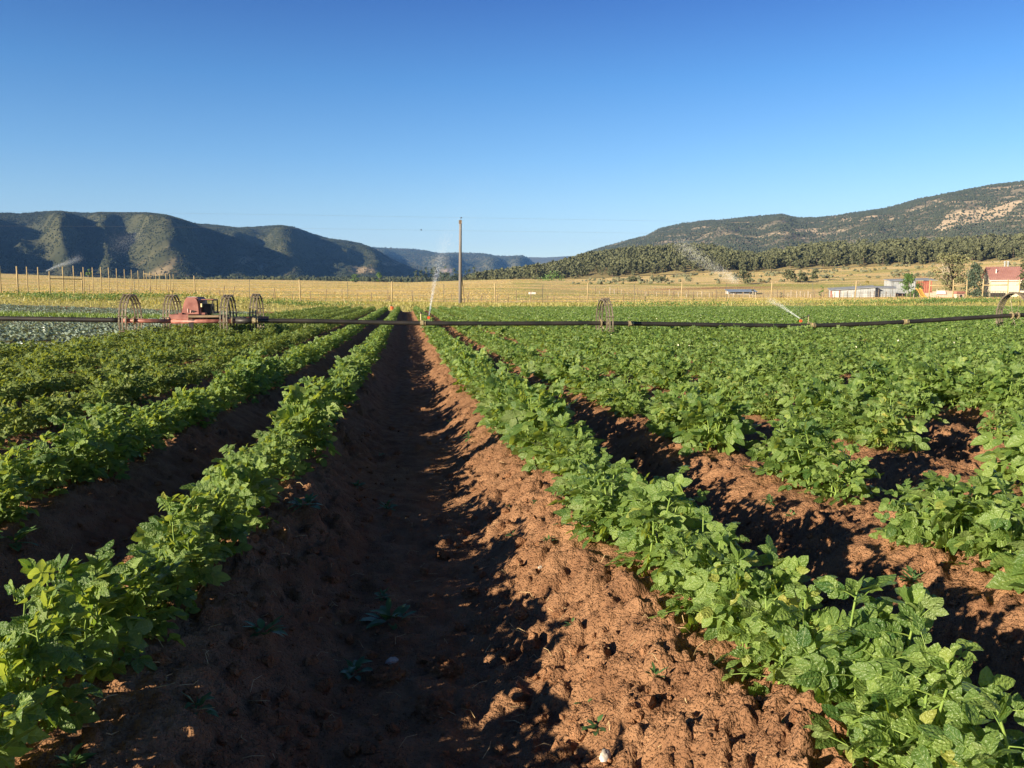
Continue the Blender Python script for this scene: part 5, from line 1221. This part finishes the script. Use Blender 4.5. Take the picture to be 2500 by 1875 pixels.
tree('bush', 'pale pinkish bush beside the yellow flowering one', 2089, 302, 4.8, 2.2, 160, .4, round_shape, leaf_mat('dry_pink_twig', (.36, .27, .20), (.50, .40, .31), (.4, .3, .24), veins=False), 99, 10, .1, .08, 3, 722, cat='bush')
for (px, d, h, rad, y_, sd, lb) in [(1810, 330, 4.2, 4.5, 690, 1, 'dark spreading bush clump left in the meadow above the small shed'), (1925, 335, 4.6, 3.2, 688, 2, 'dark round bush clump above the barn end of the meadow'), (1952, 332, 3.4, 2.6, 689, 3, 'small dark bush right of the round bush clump'), (1985, 345, 3.6, 2.2, 680, 4, 'single bush on the sagebrush slope'), (1350, 470, 5.5, 8.0, 693, 5, 'low wide green thicket at the meadow edge below the foothill'), (1545, 400, 2.8, 3.2, 693, 6, 'small dark thicket in the middle of the meadow'), (1607, 395, 3.0, 4.5, 693, 7, 'longer thicket right of the small dark one')]:
    tree('bush', lb, px, d, h, rad, 320, .8, round_shape, M_pine if sd != 5 else M_broad, 200 + sd, 14, .05, .08, 3, y_, cat='bush')
for (px, d, h, y_, sd, lb) in [(868, 640, 7, 692, 1, 'bright green round tree in the dark wood below the mesa'), (928, 650, 7.5, 692, 2, 'second bright green tree in the dark wood, nearer the pole'), (225, 420, 4, 676, 3, 'bright green pointed tree behind the left fence posts'), (1310, 540, 11, 686, 4, 'large dark tree at the foot of the hill right of the pole'), (1368, 545, 10, 686, 5, 'broad dark tree at the left end of the foothill')]:
    tree('meadow_tree', lb, px, d, h, h * .42, 260, h * .12, cone_shape if sd == 3 else round_shape, M_broad if sd < 4 else M_pine, 300 + sd, 12, .08, .2, 3, y_)
# dark tall pines where the foothill meets the valley, beside the pole
for k, px in enumerate((1018, 1030, 1041, 1056, 1064, 1077, 1088, 1096, 1110, 1118, 1137, 1146, 1158, 1170, 1185, 1199, 1212, 1226)):
    d = 700 + 60 * random.Random(k).random(); hh = 9 + 5 * random.Random(k + 50).random()
    e = tree('pine_tree', 'tall dark pine in the row beside the utility pole, far end of the meadow' if px > 1124 else 'tall dark pine in the row left of the utility pole, far end of the meadow', px, d, hh, hh * .24, 150, hh * .10, cone_shape, M_spruce, 500 + k, 14, .06, .2, 0, 691)
    e['group'] = 'tall pines at the far end of the meadow'

# ------------------------------------------------------------------ water in the air
M_water = bpy.data.materials.new('water_spray'); M_water.use_nodes = True
b_ = M_water.node_tree.nodes['Principled BSDF']; b_.inputs['Base Color'].default_value = (.86, .92, .98, 1); b_.inputs['Roughness'].default_value = .25
OCT = np.array([[1, 0, 0], [-1, 0, 0], [0, 1, 0], [0, -1, 0], [0, 0, 1], [0, 0, -1]], float); OCTF = np.array([[0, 2, 4], [2, 1, 4], [1, 3, 4], [3, 0, 4], [2, 0, 5], [1, 2, 5], [3, 1, 5], [0, 3, 5]])
def spray(label, path, n, size, sp0, sp1, seed, bias=1.0, stretch=3.0, grow=1.5):
    """drops strung along an arc: path = (px, py, depth) points"""
    n = int(n * 3.2); size *= .2; rng = np.random.default_rng(seed); P_ = np.array([[*pos(a, d), zat(b, d)] for a, b, d in path]); t = rng.random(n) ** bias; k = np.linspace(0, 1, len(P_))
    C = np.stack([np.interp(t, k, P_[:, c]) for c in range(3)], 1); T_ = np.stack([np.interp(np.minimum(t + .02, 1.02), np.append(k, 1.03), np.append(P_[:, c], 2 * P_[-1, c] - P_[-2, c] * 1.0)) for c in range(3)], 1) - C
    T_ /= np.linalg.norm(T_, axis=1)[:, None] + 1e-9; C = C + rng.standard_normal((n, 3)) * (sp0 + (sp1 - sp0) * t ** grow)[:, None]
    s = size * rng.uniform(.5, 1.4, n); V = OCT[None] * s[:, None, None]; V = V + (V @ T_[:, :, None]) * T_[:, None, :] * (stretch - 1); V = V + C[:, None]
    F = OCTF[None] + (np.arange(n) * 6)[:, None, None]
    o = obj('water_jet', mesh_data('water_jet', V.reshape(-1, 3), [F.reshape(-1, 3)]), M_water); tag(o, label, 'water jet')
spray('white water jet rising from the sprinkler near the utility pole', [(1048, 771, 24.9), (1058, 712, 26), (1070, 655, 27.2), (1083, 612, 28.5), (1096, 580, 29.5)], 3600, .0076, .006, .2, 1, .85, 5)
spray('faint drifting mist above the sprinkler beside the pole top', [(1096, 600, 29), (1120, 540, 30), (1150, 500, 31), (1185, 460, 31.5)], 1500, .0075, .25, .7, 2, 1.0, 1.5)
spray('thin water jet from the sprinkler at right, aimed up left', [(1951, 777, 26.0), (1925, 760, 27), (1895, 741, 28), (1870, 730, 29)], 1100, .0066, .006, .07, 3, 1.0, 6)
spray('fine mist hanging over the right sprinkler', [(1960, 770, 27), (1935, 752, 28), (1905, 745, 29)], 1300, .0042, .12, .26, 4, 1.0, 1.5)
spray('long water arc falling in front of the wooded foothill', [(1655, 598, 120), (1690, 622, 120), (1730, 650, 120), (1770, 672, 120), (1795, 686, 120)], 2200, .026, .6, .30, 5, 1.1, 5)
spray('white water jet crossing the foot of the mesa at left', [(122, 662, 95), (150, 651, 96), (180, 641, 97), (206, 631, 98)], 2200, .021, .04, .26, 6, .85, 4)
spray('drifting mist patch in front of the lit mesa spur', [(290, 604, 110), (320, 592, 110), (356, 574, 110)], 1100, .02, .75, .45, 7, 1.0, 2.5)
spray('faint mist in front of the mountain at far right', [(2340, 556, 150), (2400, 570, 150), (2470, 598, 150)], 1500, .022, 1.4, 1.2, 8, 1.0, 2)
spray('mist patch low over the left verge', [(0, 716, 70), (60, 700, 74), (110, 690, 80)], 900, .014, .3, .5, 9, 1.0, 3)

# ------------------------------------------------------------------ haze
allv = []
mb = MB(); mb.box((0, 3200, 312), (16000, 13200, 632)); hz = mb.build('haze', None); tag(hz, kind='stuff')
M_haze = bpy.data.materials.new('haze'); M_haze.use_nodes = True; ht_ = M_haze.node_tree; ht_.nodes.clear()
ho = ht_.nodes.new('ShaderNodeOutputMaterial'); hv = ht_.nodes.new('ShaderNodeVolumePrincipled'); hv.inputs['Color'].default_value = (.19, .45, 1.0, 1); hv.inputs['Density'].default_value = HAZE; hv.inputs['Anisotropy'].default_value = .0
ht_.links.new(hv.outputs[0], ho.inputs['Volume']); hz.data.materials.append(M_haze)
